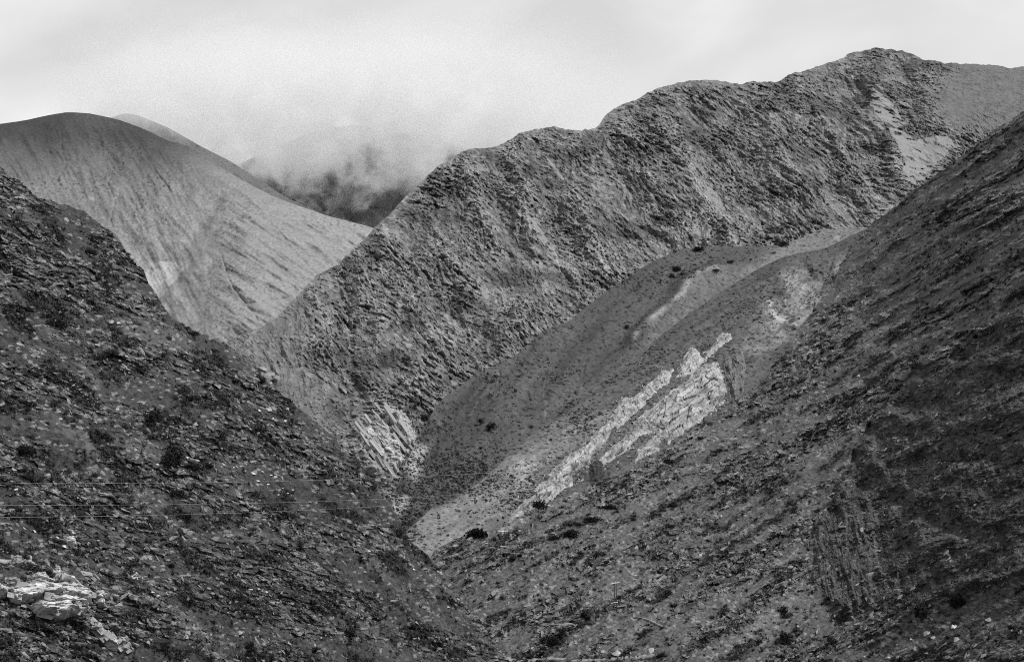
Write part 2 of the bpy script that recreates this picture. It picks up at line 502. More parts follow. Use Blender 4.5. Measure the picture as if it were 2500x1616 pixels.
p = Patch('mountain', 380, 2760, 112, 1330, 2.1, CREST,
          [(380, 1030), (560, 1010), (760, 1080), (900, 1240), (1010, 1290), (1150, 1080), (1400, 900), (1600, 760), (1750, 690), (2000, 690), (2150, 620), (2300, 520), (2500, 380), (2760, 330)],
          [(380, 940, 2050), (556, 838, 2080), (771, 676, 2250), (986, 488, 2450), (1143, 367, 2600), (1353, 312, 2700), (1605, 217, 2850), (1899, 200, 2950), (2145, 118, 3050), (2500, 163, 3000), (2760, 195, 2950),
           (560, 1010, 1850), (760, 1080, 1720), (1000, 1270, 1500), (1150, 1080, 1650), (1400, 860, 1900), (1600, 740, 2050), (1800, 680, 2150), (2050, 620, 2300), (2300, 450, 2550), (2560, 330, 2700),
           (900, 750, 2060), (1250, 650, 2230), (1650, 450, 2500)], crest_sig=1.2, ragged=1.6)
s_, t_ = p.s, p.t
wx = p.PX + 14 * perlin(s_ / 70, t_ / 70, 2) + 5 * perlin(s_ / 22, t_ / 22, 3)
wy = p.PYc + 14 * perlin(s_ / 70, t_ / 70, 7) + 5 * perlin(s_ / 22, t_ / 22, 8)
RIBS = [cc(q) for q in ([(890, 320), (890, 370), (925, 430), (945, 540), (1000, 600), (1060, 680), (1110, 740)], [(1060, 470), (1110, 560), (1130, 620), (1180, 700)],
        [(640, 480), (680, 600), (720, 640), (760, 720), (870, 790)], [(1290, 180), (1340, 290), (1400, 380), (1440, 440), (1500, 520), (1530, 590)],
        [(520, 560), (560, 640), (600, 760), (640, 850), (700, 900)], [(1700, 90), (1760, 200), (1850, 330), (1960, 470)], [(1960, 20), (1940, 170), (1960, 270), (2050, 400)],
        [(440, 600), (480, 720), (520, 830), (480, 950)], [(760, 400), (790, 480), (800, 560), (850, 640)], [(1180, 240), (1240, 340), (1310, 430), (1370, 540)],
        [(1600, 130), (1650, 260), (1690, 360), (1760, 480), (1850, 560)], [(300, 720), (340, 830), (380, 920)], [(900, 800), (870, 880), (820, 960)], [(2100, 70), (2130, 200), (2190, 290)],
        [(560, 880), (600, 940), (640, 1000)])]
GULS = [cc(q) for q in ([(850, 330), (850, 480), (890, 560), (880, 620), (850, 700), (820, 800), (800, 900)], [(1070, 350), (1040, 420), (1010, 520), (1020, 600), (1070, 720)],
        [(1160, 320), (1230, 430), (1290, 540), (1340, 600)], [(1540, 150), (1565, 250), (1560, 350), (1580, 430), (1620, 560)],
        [(620, 520), (600, 600), (580, 700), (560, 850), (520, 960)], [(1890, 100), (1890, 200), (1860, 300), (1900, 400), (1960, 460)], [(720, 440), (740, 560), (800, 640), (850, 700)],
        [(380, 700), (420, 800), (430, 900), (420, 1080)], [(960, 330), (985, 420), (975, 500)], [(1400, 180), (1440, 300), (1500, 380), (1570, 460)], [(1790, 160), (1800, 300), (1850, 440), (1900, 520)],
        [(660, 700), (700, 800), (780, 860)], [(480, 640), (500, 760), (470, 860), (450, 960)], [(2030, 60), (2060, 200), (2120, 330)], [(1200, 560), (1230, 640), (1180, 730)])]
dG = line_dist(wx, wy, GULS); dR = line_dist(wx, wy, RIBS)
q = dG / (dG + dR + 3)
reg = sstep(2350, 2150, p.PX) * sstep(470, 620, p.PX + 0.0 * p.PY)
fade = sstep(0, 70, p.below)
p.h = (q - 0.5) * np.clip((dG + dR) / 1.7, 8, 56) * reg * fade
rv = fbm((s_ + 0.35 * t_) / 30 + 0.6 * perlin(s_ / 60, t_ / 60, 6), t_ / 95, 4, 19, 0.55, ridged=True)
p.h += rv * 13 * reg * fade
p.h += fbm(s_ / 120, t_ / 200, 4, 3, ridged=True) * 9 * (0.25 + 0.75 * fade)
u_ = s_ + 9 * perlin(s_ / 70, t_ / 70, 15); v_ = t_ + 7 * perlin(s_ / 55, t_ / 55, 16)
fam = fbm(s_ / 170, t_ / 140, 3, 17) + 0.35 * sstep(420, 200, p.PYc) - 0.1 > 0.05      # flat-lying beds above, steep beds below
aA, bA = rot(u_, v_, -50); aB, bB = rot(u_, v_, -20)
a1 = np.where(fam, aB, aA); b1 = np.where(fam, bB, bA)
f1, r1, e1 = facet(a1 / 24, b1 / 7.0, 101, 1.0)
f2, r2, e2 = facet(a1 / 9.5, b1 / 3.8, 102, 1.1)
f3, r3, e3 = facet(a1 / 4.6, b1 / 2.5, 103, 1.2)
bedm = sstep(0.0, 0.3, fbm(s_ / 110, t_ / 90, 3, 27))
rough = 0.48 + 0.60 * sstep(-0.3, 0.25, fbm(s_ / 95, t_ / 95, 4, 33) + 0.5 * (q - 0.5))
smooth_r = sstep(2230, 2360, p.PX + 0.5 * (p.PYc - 200)) * sstep(330, 260, p.PYc - 0.35 * (p.PX - 2300))
smooth_l = sstep(40, -40, poly_sd(wx, wy, [(500, 868), (629, 801), (724, 722), (760, 760), (740, 860), (780, 960), (830, 1040), (700, 1060), (560, 1000), (400, 960)]) * -1)
rough = rough * (1 - 0.75 * smooth_r) * (1 - 0.65 * smooth_l)
cre = 0.35 + 0.65 * sstep(0, 14, p.below)
led = strata_steps(b1 + 5 * fbm(s_ / 45, t_ / 45, 3, 77), 15.0, 0.8)
rockd = rough * cre * (f1 * (2.2 + 4.0 * bedm) + f2 * 3.8 + f3 * 2.7 + led * 3.8 * bedm) - rough * 1.2 * sstep(0.10, 0.0, e2) * (r1 > 0.5)
tone = 0.106 + 0.016 * fbm(s_ / 220, t_ / 220, 4, 9)
tone *= 0.78 + 0.50 * r2 * (0.5 + 0.5 * r1) + 0.12 * r3
tone += 0.05 * ((r3 > 0.72) & (r2 > 0.4)) - 0.03 * ((r3 < 0.2) & (r2 < 0.6))
tone += 0.025 * sstep(0.1, 0.5, perlin(a1 / 60, b1 / 14, 41)) * rough
tone += 0.035 * np.exp(-(dR / 16) ** 2) * sstep(250, 420, p.PYc)
tone += 0.06 * np.exp(-(dG / 3.2) ** 2) * sstep(-0.3, 0.2, perlin(s_ / 50, t_ / 50, 43))
grass = sstep(0.0, 0.34, fbm(s_ / 75 + 0.5 * p.PX / 900, t_ / 48, 4, 52) + 0.10 * sstep(450, 200, p.PYc))
tone = tone * (1 - 0.42 * grass) * (0.90 + 0.20 * q) * (1 + 0.16 * rv)
speck = sstep(0.28, 0.42, perlin(s_ / 6.5, t_ / 4.6, 54)) * sstep(-0.35, 0.2, perlin(s_ / 45, t_ / 45, 55))
tone *= 1 - 0.5 * speck
tone = tone * (1 - smooth_r) + smooth_r * (0.105 + 0.03 * fbm(s_ / 20, t_ / 12, 4, 58) - 0.03 * speck)
tone = tone * (1 - 0.6 * smooth_l) + 0.6 * smooth_l * (0.105 + 0.02 * fbm(s_ / 30, t_ / 18, 4, 59) - 0.03 * speck)
tone *= 1.0 + 0.18 * sstep(450, 640, p.PYc) * sstep(1300, 1700, p.PX)
# pale bare slabs where the beds have slipped
SLABS = [
    [(2135, 215), (2150, 212), (2160, 235), (2175, 245), (2200, 285), (2215, 300), (2190, 318), (2160, 312), (2140, 335), (2128, 310), (2112, 272), (2125, 248)],
    [(2165, 318), (2195, 325), (2240, 335), (2320, 340), (2335, 360), (2280, 410), (2225, 460), (2215, 440), (2200, 380), (2180, 345)],
    [(1280, 530), (1300, 540), (1340, 590), (1330, 605), (1290, 580)], [(1432, 600), (1445, 600), (1452, 628), (1438, 622)],
    [(1330, 385), (1345, 390), (1380, 435), (1370, 440)], [(1720, 455), (1745, 470), (1770, 510), (1755, 520), (1725, 490)], [(1300, 640), (1330, 645), (1325, 665), (1300, 655)],
    [(1210, 705), (1218, 705), (1235, 745), (1228, 748)], [(1700, 540), (1730, 560), (1740, 600), (1690, 580)], [(940, 570), (955, 572), (950, 620), (935, 610)],
    [(1155, 690), (1165, 690), (1200, 735), (1190, 740)], [(1440, 450), (1465, 455), (1460, 470), (1440, 462)], [(2215, 255), (2260, 262), (2240, 268)], [(1640, 620), (1680, 640), (1640, 660), (1600, 640)]]
slab = np.full(s_.shape, -99.0, np.float32)
nz = 15 * fbm(s_ / 26, t_ / 16, 4, 80)
for pl in SLABS:
    slab = np.maximum(slab, poly_sd(p.PX + nz, p.PYc + nz, pl))
m = sstep(-1.5, 1.5, slab) * sstep(0.42, 0.2, perlin(a1 / 16, b1 / 5.5, 81))
tone = tone * (1 - m) + m * (0.172 + 0.05 * fbm(a1 / 40, b1 / 6, 4, 82))
p.h += rockd * (1 - 0.88 * m)
p.tone = np.clip(tone, 0.03, 0.4)
p.build(M_mount, back=(8, 60, 30), smooth=False)
MT = p

# ---- middle spur (dark brushy slope)
p = Patch('spur', 900, 2300, 560, 1420, 2.1,
          [(900, 1345), (915, 1325), (932, 1270), (950, 1228), (970, 1185), (988, 1135), (1012, 1088), (1032, 1042), (1060, 1000), (1085, 968), (1112, 952), (1150, 922), (1200, 893), (1260, 868), (1300, 830), (1340, 800), (1390, 784), (1420, 758), (1480, 712), (1560, 657),
           (1620, 625), (1680, 606), (1760, 601), (1860, 602), (1920, 596), (1990, 565), (2080, 520), (2200, 455), (2300, 405)],
          [(930, 1420), (1050, 1400), (1150, 1300), (1300, 1160), (1500, 1000), (1700, 860), (1950, 730), (2150, 640), (2300, 560)],
          [(930, 1330, 800), (1112, 957, 1060), (1400, 768, 1230), (1700, 604, 1400), (1920, 596, 1420), (2200, 455, 1500), (2300, 405, 1500),
           (980, 1410, 740), (1150, 1300, 830), (1300, 1160, 900), (1500, 1000, 980), (1700, 860, 1050), (1950, 730, 1120), (2250, 590, 1180), (1300, 960, 1040), (1560, 760, 1190)], crest_sig=1.5, ragged=0.8)
s_, t_ = p.s, p.t
wx = p.PX + 8 * perlin(s_ / 30, t_ / 30, 2); wy = p.PYc + 8 * perlin(s_ / 30, t_ / 30, 7)
fade = sstep(0, 50, p.below)
a1, b1 = rot(s_, t_, -40)
f1, r1, e1 = facet(a1 / 9, b1 / 3.6, 201)
f2, r2, e2 = facet(a1 / 3.6, b1 / 1.8, 202)
rk = np.maximum.reduce([sstep(-30, 20, poly_sd(wx, wy, [(1270, 850), (1330, 800), (1400, 790), (1390, 830), (1330, 900), (1280, 900)])),
                        sstep(-30, 20, poly_sd(wx, wy, [(1220, 860), (1300, 880), (1330, 960), (1280, 1010), (1180, 1010), (1190, 920)])),
                        sstep(-25, 15, poly_sd(wx, wy, [(1390, 910), (1430, 880), (1460, 920), (1400, 980), (1370, 960)]))]) * sstep(-0.3, 0.3, fbm(s_ / 24, t_ / 24, 3, 14))
rk = np.maximum(rk, 0.6 * sstep(0.12, 0.4, fbm((s_ - 0.5 * t_) / 30, t_ / 50, 4, 18)))
knoll = line_dist(wx, wy, [[(1750, 660), (1710, 668), (1680, 695), (1655, 735), (1615, 770), (1575, 800), (1545, 830)]])
side = sstep(-12, 14, wy - np.interp(wx, [1545, 1575, 1615, 1655, 1680, 1710, 1760, 1850], [830, 800, 770, 735, 695, 668, 655, 650]))
fold = line_dist(wx, wy, [[(1600, 640), (1500, 740), (1400, 850), (1290, 1000)], [(1330, 810), (1270, 900), (1180, 1000), (1090, 1150)], [(1750, 640), (1640, 690), (1560, 790), (1430, 930)], [(1180, 930), (1130, 1010), (1060, 1130)]])
p.h = fade * (fbm(s_ / 90, t_ / 140, 4, 3) * 13 + 11 * np.exp(-(knoll / 20) ** 2) - 8 * np.exp(-(fold / 18) ** 2) + fbm((s_ - 0.6 * t_) / 26, t_ / 90, 4, 24, ridged=True) * 5.0)
p.h += fbm(s_ / 18, t_ / 22, 4, 6) * 1.2 + 0.35 * f2 + rk * (f1 * 2.4 + f2 * 1.4)
tone = 0.060 + 0.022 * fbm((s_ - 0.5 * t_) / 34, t_ / 70, 5, 9) - 0.012 * np.exp(-(fold / 9) ** 2) + rk * 0.03 * r2
tone *= 1 + 0.25 * fbm(s_ / 5, t_ / 5, 3, 19)
kn = np.exp(-(knoll / 7) ** 2) * sstep(-0.5, 0.1, perlin(s_ / 20, t_ / 20, 22))
tone += 0.10 * kn
area = side * sstep(1560, 1600, wx) * sstep(2010, 1900, wx) * sstep(150, 100, wy - np.interp(wx, [1545, 1750, 1900], [800, 690, 640]))
tone += 0.04 * area * (0.6 + 0.8 * r2)
p.h += area * (f1 * 1.0 + f2 * 0.8)
scree = sstep(34, 6, np.abs(wx - np.interp(wy, [950, 985, 1040, 1090, 1150, 1200, 1260], [1098, 1078, 1052, 1028, 1004, 984, 962])) - 0) * sstep(1000, 1090, wy) * sstep(1290, 1230, wy)
tone += 0.19 * scree * sstep(-0.45, 0.2, perlin(s_ / 12, t_ / 16, 29))
topr = sstep(-30, 40, wx + 0.9 * (wy - 600) - 1890) * sstep(690, 640, wy)
tone += 0.075 * topr * (0.7 + 0.6 * r2)
strk = line_dist(wx, wy, [[(1328, 955), (1330, 985), (1331, 1020)]])
tone += 0.05 * np.exp(-(strk / 3) ** 2)
tone *= 1 - 0.45 * sstep(0.3, 0.45, perlin(s_ / 2.6, t_ / 2.0, 35)) * (1 - 0.5 * area)
p.tone = np.clip(tone, 0.03, 0.36)
p.build(M_mid, back=(6, 30, 14))
SP = p

# ---- front spur, carrying the pale rock fins
FC = [(900, 1390), (940, 1348), (1000, 1290), (1030, 1262), (1050, 1243), (1100, 1226), (1140, 1198), (1171, 1177), (1200, 1150), (1221, 1134), (1254, 1091), (1300, 1059), (1357, 1000), (1440, 945), (1520, 890),
      (1600, 830), (1660, 783), (1760, 712), (1850, 657), (1905, 630), (1950, 618), (2010, 608), (2060, 585), (2200, 515), (2400, 420)]
p = Patch('front_spur', 900, 2300, 480, 1480, 2.0, FC,
          [(900, 1470), (1080, 1420), (1250, 1340), (1450, 1260), (1700, 1140), (1900, 1020), (2080, 830), (2200, 700), (2300, 600)],
          [(900, 1390, 640), (1050, 1243, 690), (1221, 1135, 760), (1357, 1000, 840), (1520, 890, 920), (1760, 712, 1030), (1950, 618, 1080), (2200, 515, 1120), (2300, 465, 1130),
           (900, 1470, 600), (1080, 1420, 600), (1250, 1340, 610), (1450, 1260, 640), (1700, 1140, 680), (1900, 1020, 730), (2080, 830, 830), (2300, 600, 960), (1400, 1120, 745), (1700, 900, 850)], crest_sig=1.5)
s_, t_ = p.s, p.t
wx = p.PX + 7 * perlin(s_ / 22, t_ / 22, 2); wy = p.PYc + 7 * perlin(s_ / 22, t_ / 22, 7)
fade = sstep(0, 45, p.below)
a1, b1 = rot(s_ + 2 * perlin(s_ / 15, t_ / 15, 5), t_, 36)          # outcrops trend up to the right
f1, r1, e1 = facet(a1 / 9, b1 / 3.2, 301)
f2, r2, e2 = facet(a1 / 3.2, b1 / 1.5, 302)
f3, r3, e3 = facet(s_ / 1.5, t_ / 1.2, 303)
p.h = fade * (fbm(s_ / 60, t_ / 80, 4, 3) * 7 + fbm(a1 / 90, b1 / 14, 4, 12, ridged=True) * 5.0) + fbm(s_ / 9, t_ / 10, 4, 6) * 0.8 + 0.3 * f3
lowpale = sstep(-25, 15, poly_sd(wx, wy, [(940, 1355), (1050, 1246), (1100, 1228), (1171, 1180), (1221, 1138), (1250, 1130), (1300, 1120), (1290, 1180), (1240, 1260), (1190, 1290), (1130, 1330), (1060, 1370), (960, 1400)]))
p.h += lowpale * (f1 * 2.0 + f2 * 1.2) * sstep(-0.2, 0.3, fbm(s_ / 14, t_ / 14, 3, 24))
streak = sstep(-0.15, 0.25, perlin(a1 / 45, b1 / 5, 27))
tone = 0.070 + 0.018 * fbm(s_ / 40, t_ / 50, 4, 9) - 0.016 * streak
tone *= 1 + 0.35 * fbm(s_ / 3, t_ / 3, 3, 19)
tone += 0.11 * lowpale * (0.6 + 0.5 * r2) * (0.75 + 0.5 * fbm(s_ / 12, t_ / 16, 4, 40))
midp = sstep(-25, 25, poly_sd(wx, wy, [(1240, 1120), (1330, 1050), (1450, 1010), (1500, 1000), (1450, 1060), (1380, 1110), (1310, 1180), (1270, 1190)]))
tone += 0.055 * midp * (0.5 + 0.9 * r2)
gul = line_dist(wx, wy, [[(1960, 640), (1990, 690), (1950, 760), (1890, 800)], [(2030, 640), (2010, 700), (1960, 760)], [(1290, 1130), (1240, 1140), (1190, 1175)]])
badl = sstep(-30, 20, poly_sd(wx, wy, [(1930, 660), (2020, 640), (2060, 640), (2030, 720), (1960, 800), (1880, 850), (1800, 860), (1850, 790), (1870, 730)]))
tone += 0.095 * badl * (0.5 + 0.9 * r2) * sstep(-0.4, 0.3, fbm(s_ / 16, t_ / 20, 3, 47))
p.h += badl * (f1 * 1.6 + f2 * 0.8) - 3 * np.exp(-(gul / 8) ** 2)
pp = sstep(-4, 8, poly_sd(wx, wy, [(1862, 745), (1880, 740), (1900, 770), (1930, 775), (1960, 800), (1940, 798), (1905, 790), (1885, 785)]) )
tone += 0.15 * pp * (r2 > 0.3)
tone += 0.02 * sstep(-10, 20, poly_sd(wx, wy, [(1790, 830), (1850, 750), (1910, 790), (1920, 830), (1880, 860), (1830, 870)]))
tone *= 1 - 0.5 * sstep(0.3, 0.45, perlin(s_ / 2.2, t_ / 1.7, 35)) * (1 - 0.6 * lowpale)
p.tone = np.clip(tone, 0.03, 0.36)
p.build(M_mid, back=(6, 14, 8))
FS = p

# ---- right hillside
RC = [(960, 1560), (1000, 1440), (1060, 1345), (1085, 1330), (1110, 1316), (1150, 1304), (1180, 1298), (1220, 1286), (1270, 1268), (1330, 1245), (1400, 1205), (1470, 1175), (1540, 1145), (1600, 1118), (1650, 1085), (1710, 1040), (1770, 1000), (1800, 975), (1830, 955),
      (1850, 930), (1900, 880), (1930, 850), (1950, 800), (1990, 755), (2010, 720), (2040, 690), (2050, 650), (2060, 630), (2090, 590), (2130, 545), (2180, 510), (2240, 460), (2300, 418), (2360, 370), (2430, 318), (2500, 272), (2600, 205), (2760, 110)]
p = Patch('hillside_right', 960, 2760, 110, 1760, 2.05, RC, [(960, 1700), (1200, 1760), (2760, 1760)],
          [(1000, 1440, 520), (1110, 1320, 520), (1300, 1256, 535), (1600, 1118, 560), (1830, 955, 580), (2050, 650, 620), (2240, 460, 600), (2500, 272, 560), (2760, 110, 530),
           (1000, 1700, 430), (1240, 1616, 449), (1240, 1740, 430), (1700, 1616, 380), (2000, 1616, 370), (2500, 1616, 340), (2760, 1616, 330), (2500, 1740, 325), (1700, 1740, 370),
           (2500, 800, 440), (2000, 1100, 480), (1600, 1400, 470), (2250, 900, 480), (2500, 1300, 370)], crest_sig=1.2, ragged=1.5)
s_, t_ = p.s, p.t
wx = p.PX + 9 * perlin(s_ / 9, t_ / 9, 2) + 4 * perlin(s_ / 3, t_ / 3, 4); wy = p.PYc + 9 * perlin(s_ / 9, t_ / 9, 7) + 4 * perlin(s_ / 3, t_ / 3, 9)
fade = 0.25 + 0.75 * sstep(0, 60, p.below)
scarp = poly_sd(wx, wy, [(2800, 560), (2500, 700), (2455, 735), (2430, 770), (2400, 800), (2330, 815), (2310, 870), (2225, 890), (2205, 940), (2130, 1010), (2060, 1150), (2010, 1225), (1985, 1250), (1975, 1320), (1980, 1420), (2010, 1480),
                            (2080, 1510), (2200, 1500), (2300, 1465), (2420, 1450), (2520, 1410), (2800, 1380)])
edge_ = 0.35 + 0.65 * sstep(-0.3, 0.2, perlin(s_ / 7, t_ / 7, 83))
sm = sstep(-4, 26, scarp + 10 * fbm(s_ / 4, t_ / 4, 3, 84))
a1, b1 = rot(s_ + 1.5 * perlin(s_ / 8, t_ / 8, 5), t_, 34)          # slabs run up to the right
rockm = sstep(-0.12, 0.22, fbm(a1 / 34, b1 / 9, 4, 33)) * (1 - sm)
f1, r1, e1 = facet(a1 / 3.2, b1 / 1.5, 401)
f2, r2, e2 = facet(a1 / 1.35, b1 / 0.8, 402)
f3, r3, e3 = facet(s_ / 0.75, t_ / 0.6, 403)
led = strata_steps(b1 + 1.8 * fbm(s_ / 14, t_ / 14, 3, 76), 4.0, 0.78)
p.h = fade * (fbm(s_ / 36, t_ / 44, 5, 3, 0.55) * 5.5 + fbm(a1 / 50, b1 / 8, 4, 13, ridged=True) * 3.0)
p.h += fbm(s_ / 5, t_ / 5, 4, 6) * 0.55 + 0.16 * f3
p.h += rockm * (f1 * 1.2 + f2 * 0.75 + led * 1.3)
p.h -= sstep(-2, 7, scarp) * edge_ * 2.6 * sstep(1420, 1250, wy - 0.15 * (wx - 2100)) 
flut = fbm(s_ / 3.0, t_ / 16, 4, 90, ridged=True)
p.h += sm * (flut * (0.8 + 1.3 * sstep(2180, 2080, wx) * sstep(1180, 1260, wy)) + f2 * 0.28 + f3 * 0.16 + 1.6 * strata_steps(b1 + 3 * fbm(s_ / 20, t_ / 20, 3, 78), 11.0, 0.85) + fbm(s_ / 16, t_ / 12, 4, 92) * 2.4)
tone = 0.072 + 0.016 * fbm(a1 / 60, b1 / 12, 4, 9)  # base kept dark, standing in for cloud shadow over this slope
tone *= 1 + 0.35 * fbm(s_ / 1.6, t_ / 1.6, 3, 19)
tone = tone * (1 - 0.55 * rockm) + 0.55 * rockm * (0.035 + 0.16 * r2 * r1)
soil = sstep(0.1, 0.4, fbm(a1 / 45, b1 / 6, 3, 95)) * (1 - rockm) * (1 - sm)
tone += 0.03 * soil
veg = sstep(0.05, 0.35, fbm(a1 / 16, b1 / 3.6, 4, 97)) * (1 - 0.6 * soil)
tone *= 1 - 0.42 * veg
up = sstep(40, 140, p.below) 
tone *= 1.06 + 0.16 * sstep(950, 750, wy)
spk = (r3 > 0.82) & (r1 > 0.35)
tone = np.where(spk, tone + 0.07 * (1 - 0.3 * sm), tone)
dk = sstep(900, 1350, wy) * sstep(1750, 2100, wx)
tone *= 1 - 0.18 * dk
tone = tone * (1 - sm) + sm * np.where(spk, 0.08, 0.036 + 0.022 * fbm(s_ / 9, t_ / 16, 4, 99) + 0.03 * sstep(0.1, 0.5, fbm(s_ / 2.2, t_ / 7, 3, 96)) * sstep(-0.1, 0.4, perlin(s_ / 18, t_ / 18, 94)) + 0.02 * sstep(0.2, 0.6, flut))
lw = sstep(1560, 1600, wy + 0.05 * (wx - 2000)) * sstep(2150, 2280, wx)
tone = tone + lw * 0.05 * r2
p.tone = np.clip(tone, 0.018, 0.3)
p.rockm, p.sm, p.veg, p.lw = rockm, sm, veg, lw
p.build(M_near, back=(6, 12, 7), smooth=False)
RH = p

# ---- left hillside
LC = [(-320, 250), (-150, 330), (0, 408), (30, 432), (60, 455), (85, 478), (120, 492), (165, 502), (200, 515), (235, 540), (262, 560), (290, 590), (310, 620), (330, 645), (352, 660), (358, 690), (380, 715), (395, 745), (420, 775), (455, 800),
      (500, 815), (545, 838), (580, 865), (620, 895), (640, 925), (680, 960), (720, 990), (770, 1030), (810, 1065), (850, 1110), (890, 1150), (925, 1190), (955, 1215), (965, 1250), (985, 1300), (1010, 1330), (1040, 1350), (1070, 1390),
      (1100, 1430), (1130, 1470), (1165, 1505), (1195, 1550), (1230, 1600), (1260, 1640), (1330, 1760)]
p = Patch('hillside_left', -320, 1330, 250, 1760, 2.0, LC, [(-320, 1760), (1330, 1760)],
          [(-320, 250, 400), (0, 410, 390), (360, 690, 400), (600, 890, 415), (850, 1110, 430), (1100, 1430, 440), (1240, 1616, 446), (1330, 1760, 440),
           (-320, 1000, 290), (0, 1000, 315), (400, 1150, 335), (-320, 1700, 230), (0, 1616, 250), (300, 1616, 280), (600, 1616, 320), (900, 1616, 372), (900, 1740, 355), (0, 1740, 240), (800, 1300, 385)], crest_sig=1.5, ragged=2.2)
s_, t_ = p.s, p.t
wx = p.PX + 9 * perlin(s_ / 7, t_ / 7, 2); wy = p.PYc + 9 * perlin(s_ / 7, t_ / 7, 7)
fade = 0.3 + 0.7 * sstep(0, 60, p.below)
a1, b1 = rot(s_ + 1.5 * perlin(s_ / 8, t_ / 8, 5), t_, -24)         # slate beds dip down to the right
a2, b2 = rot(s_, t_, -46)
rockm = sstep(-0.25, 0.15, fbm(a1 / 22, b1 / 9, 4, 33))
f1, r1, e1 = facet(a1 / 2.6, b1 / 1.05, 501)
f2, r2, e2 = facet(a1 / 1.1, b1 / 0.55, 502)
f3, r3, e3 = facet(s_ / 0.6, t_ / 0.45, 503)
led = strata_steps(b1 + 1.6 * fbm(s_ / 12, t_ / 12, 3, 76), 3.0, 0.78)
led2 = strata_steps(b1 + 0.9 * fbm(s_ / 6, t_ / 6, 3, 79), 1.1, 0.8)
p.h = fade * (fbm(s_ / 28, t_ / 34, 5, 3, 0.55) * 4.6 + fbm(a2 / 45, b2 / 9, 3, 13, ridged=True) * 1.7)
p.h += fbm(s_ / 4, t_ / 4, 4, 6) * 0.5 + 0.14 * f3
p.h += rockm * (f1 * 0.75 + f2 * 0.5 + led * 0.75 + led2 * 0.3)
soil = np.maximum.reduce([sstep(24, -6, line_dist(wx, wy, [[(250, 1170), (330, 1240), (420, 1290), (500, 1330), (600, 1420), (690, 1500), (800, 1610)]])),
                          sstep(20, -6, line_dist(wx, wy, [[(330, 1205), (400, 1200), (400, 1235)]])), sstep(18, -6, line_dist(wx, wy, [[(860, 1490), (910, 1545), (960, 1600)], [(200, 900), (240, 960)]])),
                          sstep(0.1, 0.4, fbm(a2 / 22, b2 / 6, 3, 95)) * 0.8])
tone = 0.040 + 0.012 * fbm(s_ / 25, t_ / 30, 4, 9)  # dark slate tone, with the cloud shadow on it painted in
tone *= 1 + 0.35 * fbm(s_ / 1.4, t_ / 1.4, 3, 19)
tone = tone * (1 - 0.6 * rockm) + 0.6 * rockm * (0.024 + 0.15 * r2 * r1)
tone = tone * (1 - 0.65 * soil) + 0.65 * soil * (0.092 + 0.02 * fbm(s_ / 2, t_ / 2, 3, 98))
veg = sstep(0.02, 0.3, fbm(a2 / 8, b2 / 4, 4, 97)) * (1 - 0.7 * soil)
tone *= 1 - 0.5 * veg
tone = np.where((r3 > 0.86) & (r1 > 0.35), tone + 0.09, tone)
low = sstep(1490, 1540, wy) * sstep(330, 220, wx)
tone *= 1 - 0.35 * low  # painted shade in the recess under the white outcrop
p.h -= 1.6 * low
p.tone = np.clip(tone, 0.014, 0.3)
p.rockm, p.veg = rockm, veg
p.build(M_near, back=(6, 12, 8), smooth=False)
LH = p
PATCH_ALL = [LH, RH, FS, SP, MT]
#@@OBJECTS@@
# ------------------------------------------------------------------ what the camera can see of each slope
ZW, ZH = 500, 324
zbuf = np.full((ZH, ZW), 1e9, np.float32)
for q in PATCH_ALL:
    px, py = proj(q.P)
    i = np.floor(px / 5).astype(int); j = np.floor(py / 5).astype(int)
    ok = (i >= 0) & (i < ZW) & (j >= 0) & (j < ZH) & q.inside
    np.minimum.at(zbuf, (j[ok], i[ok]), q.P[..., 1][ok].astype(np.float32))
for q in PATCH_ALL:
    px, py = proj(q.P)
    i = np.clip(np.floor(px / 5).astype(int), 0, ZW - 1); j = np.clip(np.floor(py / 5).astype(int), 0, ZH - 1)
    q.vis = (px > -25) & (px < 2525) & (py < 1650) & q.inside & (q.P[..., 1] < zbuf[j, i] * 1.03 + 4) & (q.below > 2)
    q.qx, q.qy = px, py

def find(q, px, py):
    """surface point of slope q seen at (px,py)"""
    d = (q.qx - px) ** 2 + (q.qy - py) ** 2 + np.where(q.inside, 0, 1e6)
    k = int(np.argmin(d))
    return q.P.reshape(-1, 3)[k].astype(float), q.N.reshape(-1, 3)[k].astype(float)

# ================================================================== OBJECTS
import bmesh
def hull_mesh(name, mat, npts=13, seed=0, flat=0.55, lng=1.5):
    r = np.random.default_rng(seed)
    v = r.normal(0, 1, (npts, 3)); v /= np.linalg.norm(v, axis=1, keepdims=True)
    v *= r.uniform(0.75, 1.0, (npts, 1)); v *= (lng, 1.0, flat)
    bm = bmesh.new()
    for c in v: bm.verts.new(c)
    res = bmesh.ops.convex_hull(bm, input=bm.verts)
    bmesh.ops.delete(bm, geom=[g for g in res['geom_interior'] if isinstance(g, bmesh.types.BMVert)], context='VERTS')
    bmesh.ops.triangulate(bm, faces=bm.faces)
    bmesh.ops.recalc_face_normals(bm, faces=bm.faces)
    me = bpy.data.meshes.new(name); bm.to_mesh(me); bm.free()
    me.materials.append(mat)
    return me

def mesh_arrays(me):
    v = np.zeros(len(me.vertices) * 3, np.float32); me.vertices.foreach_get('co', v)
    f = np.zeros(len(me.loops), np.int32); me.loops.foreach_get('vertex_index', f)
    return v.reshape(-1, 3), f.reshape(-1, 3)

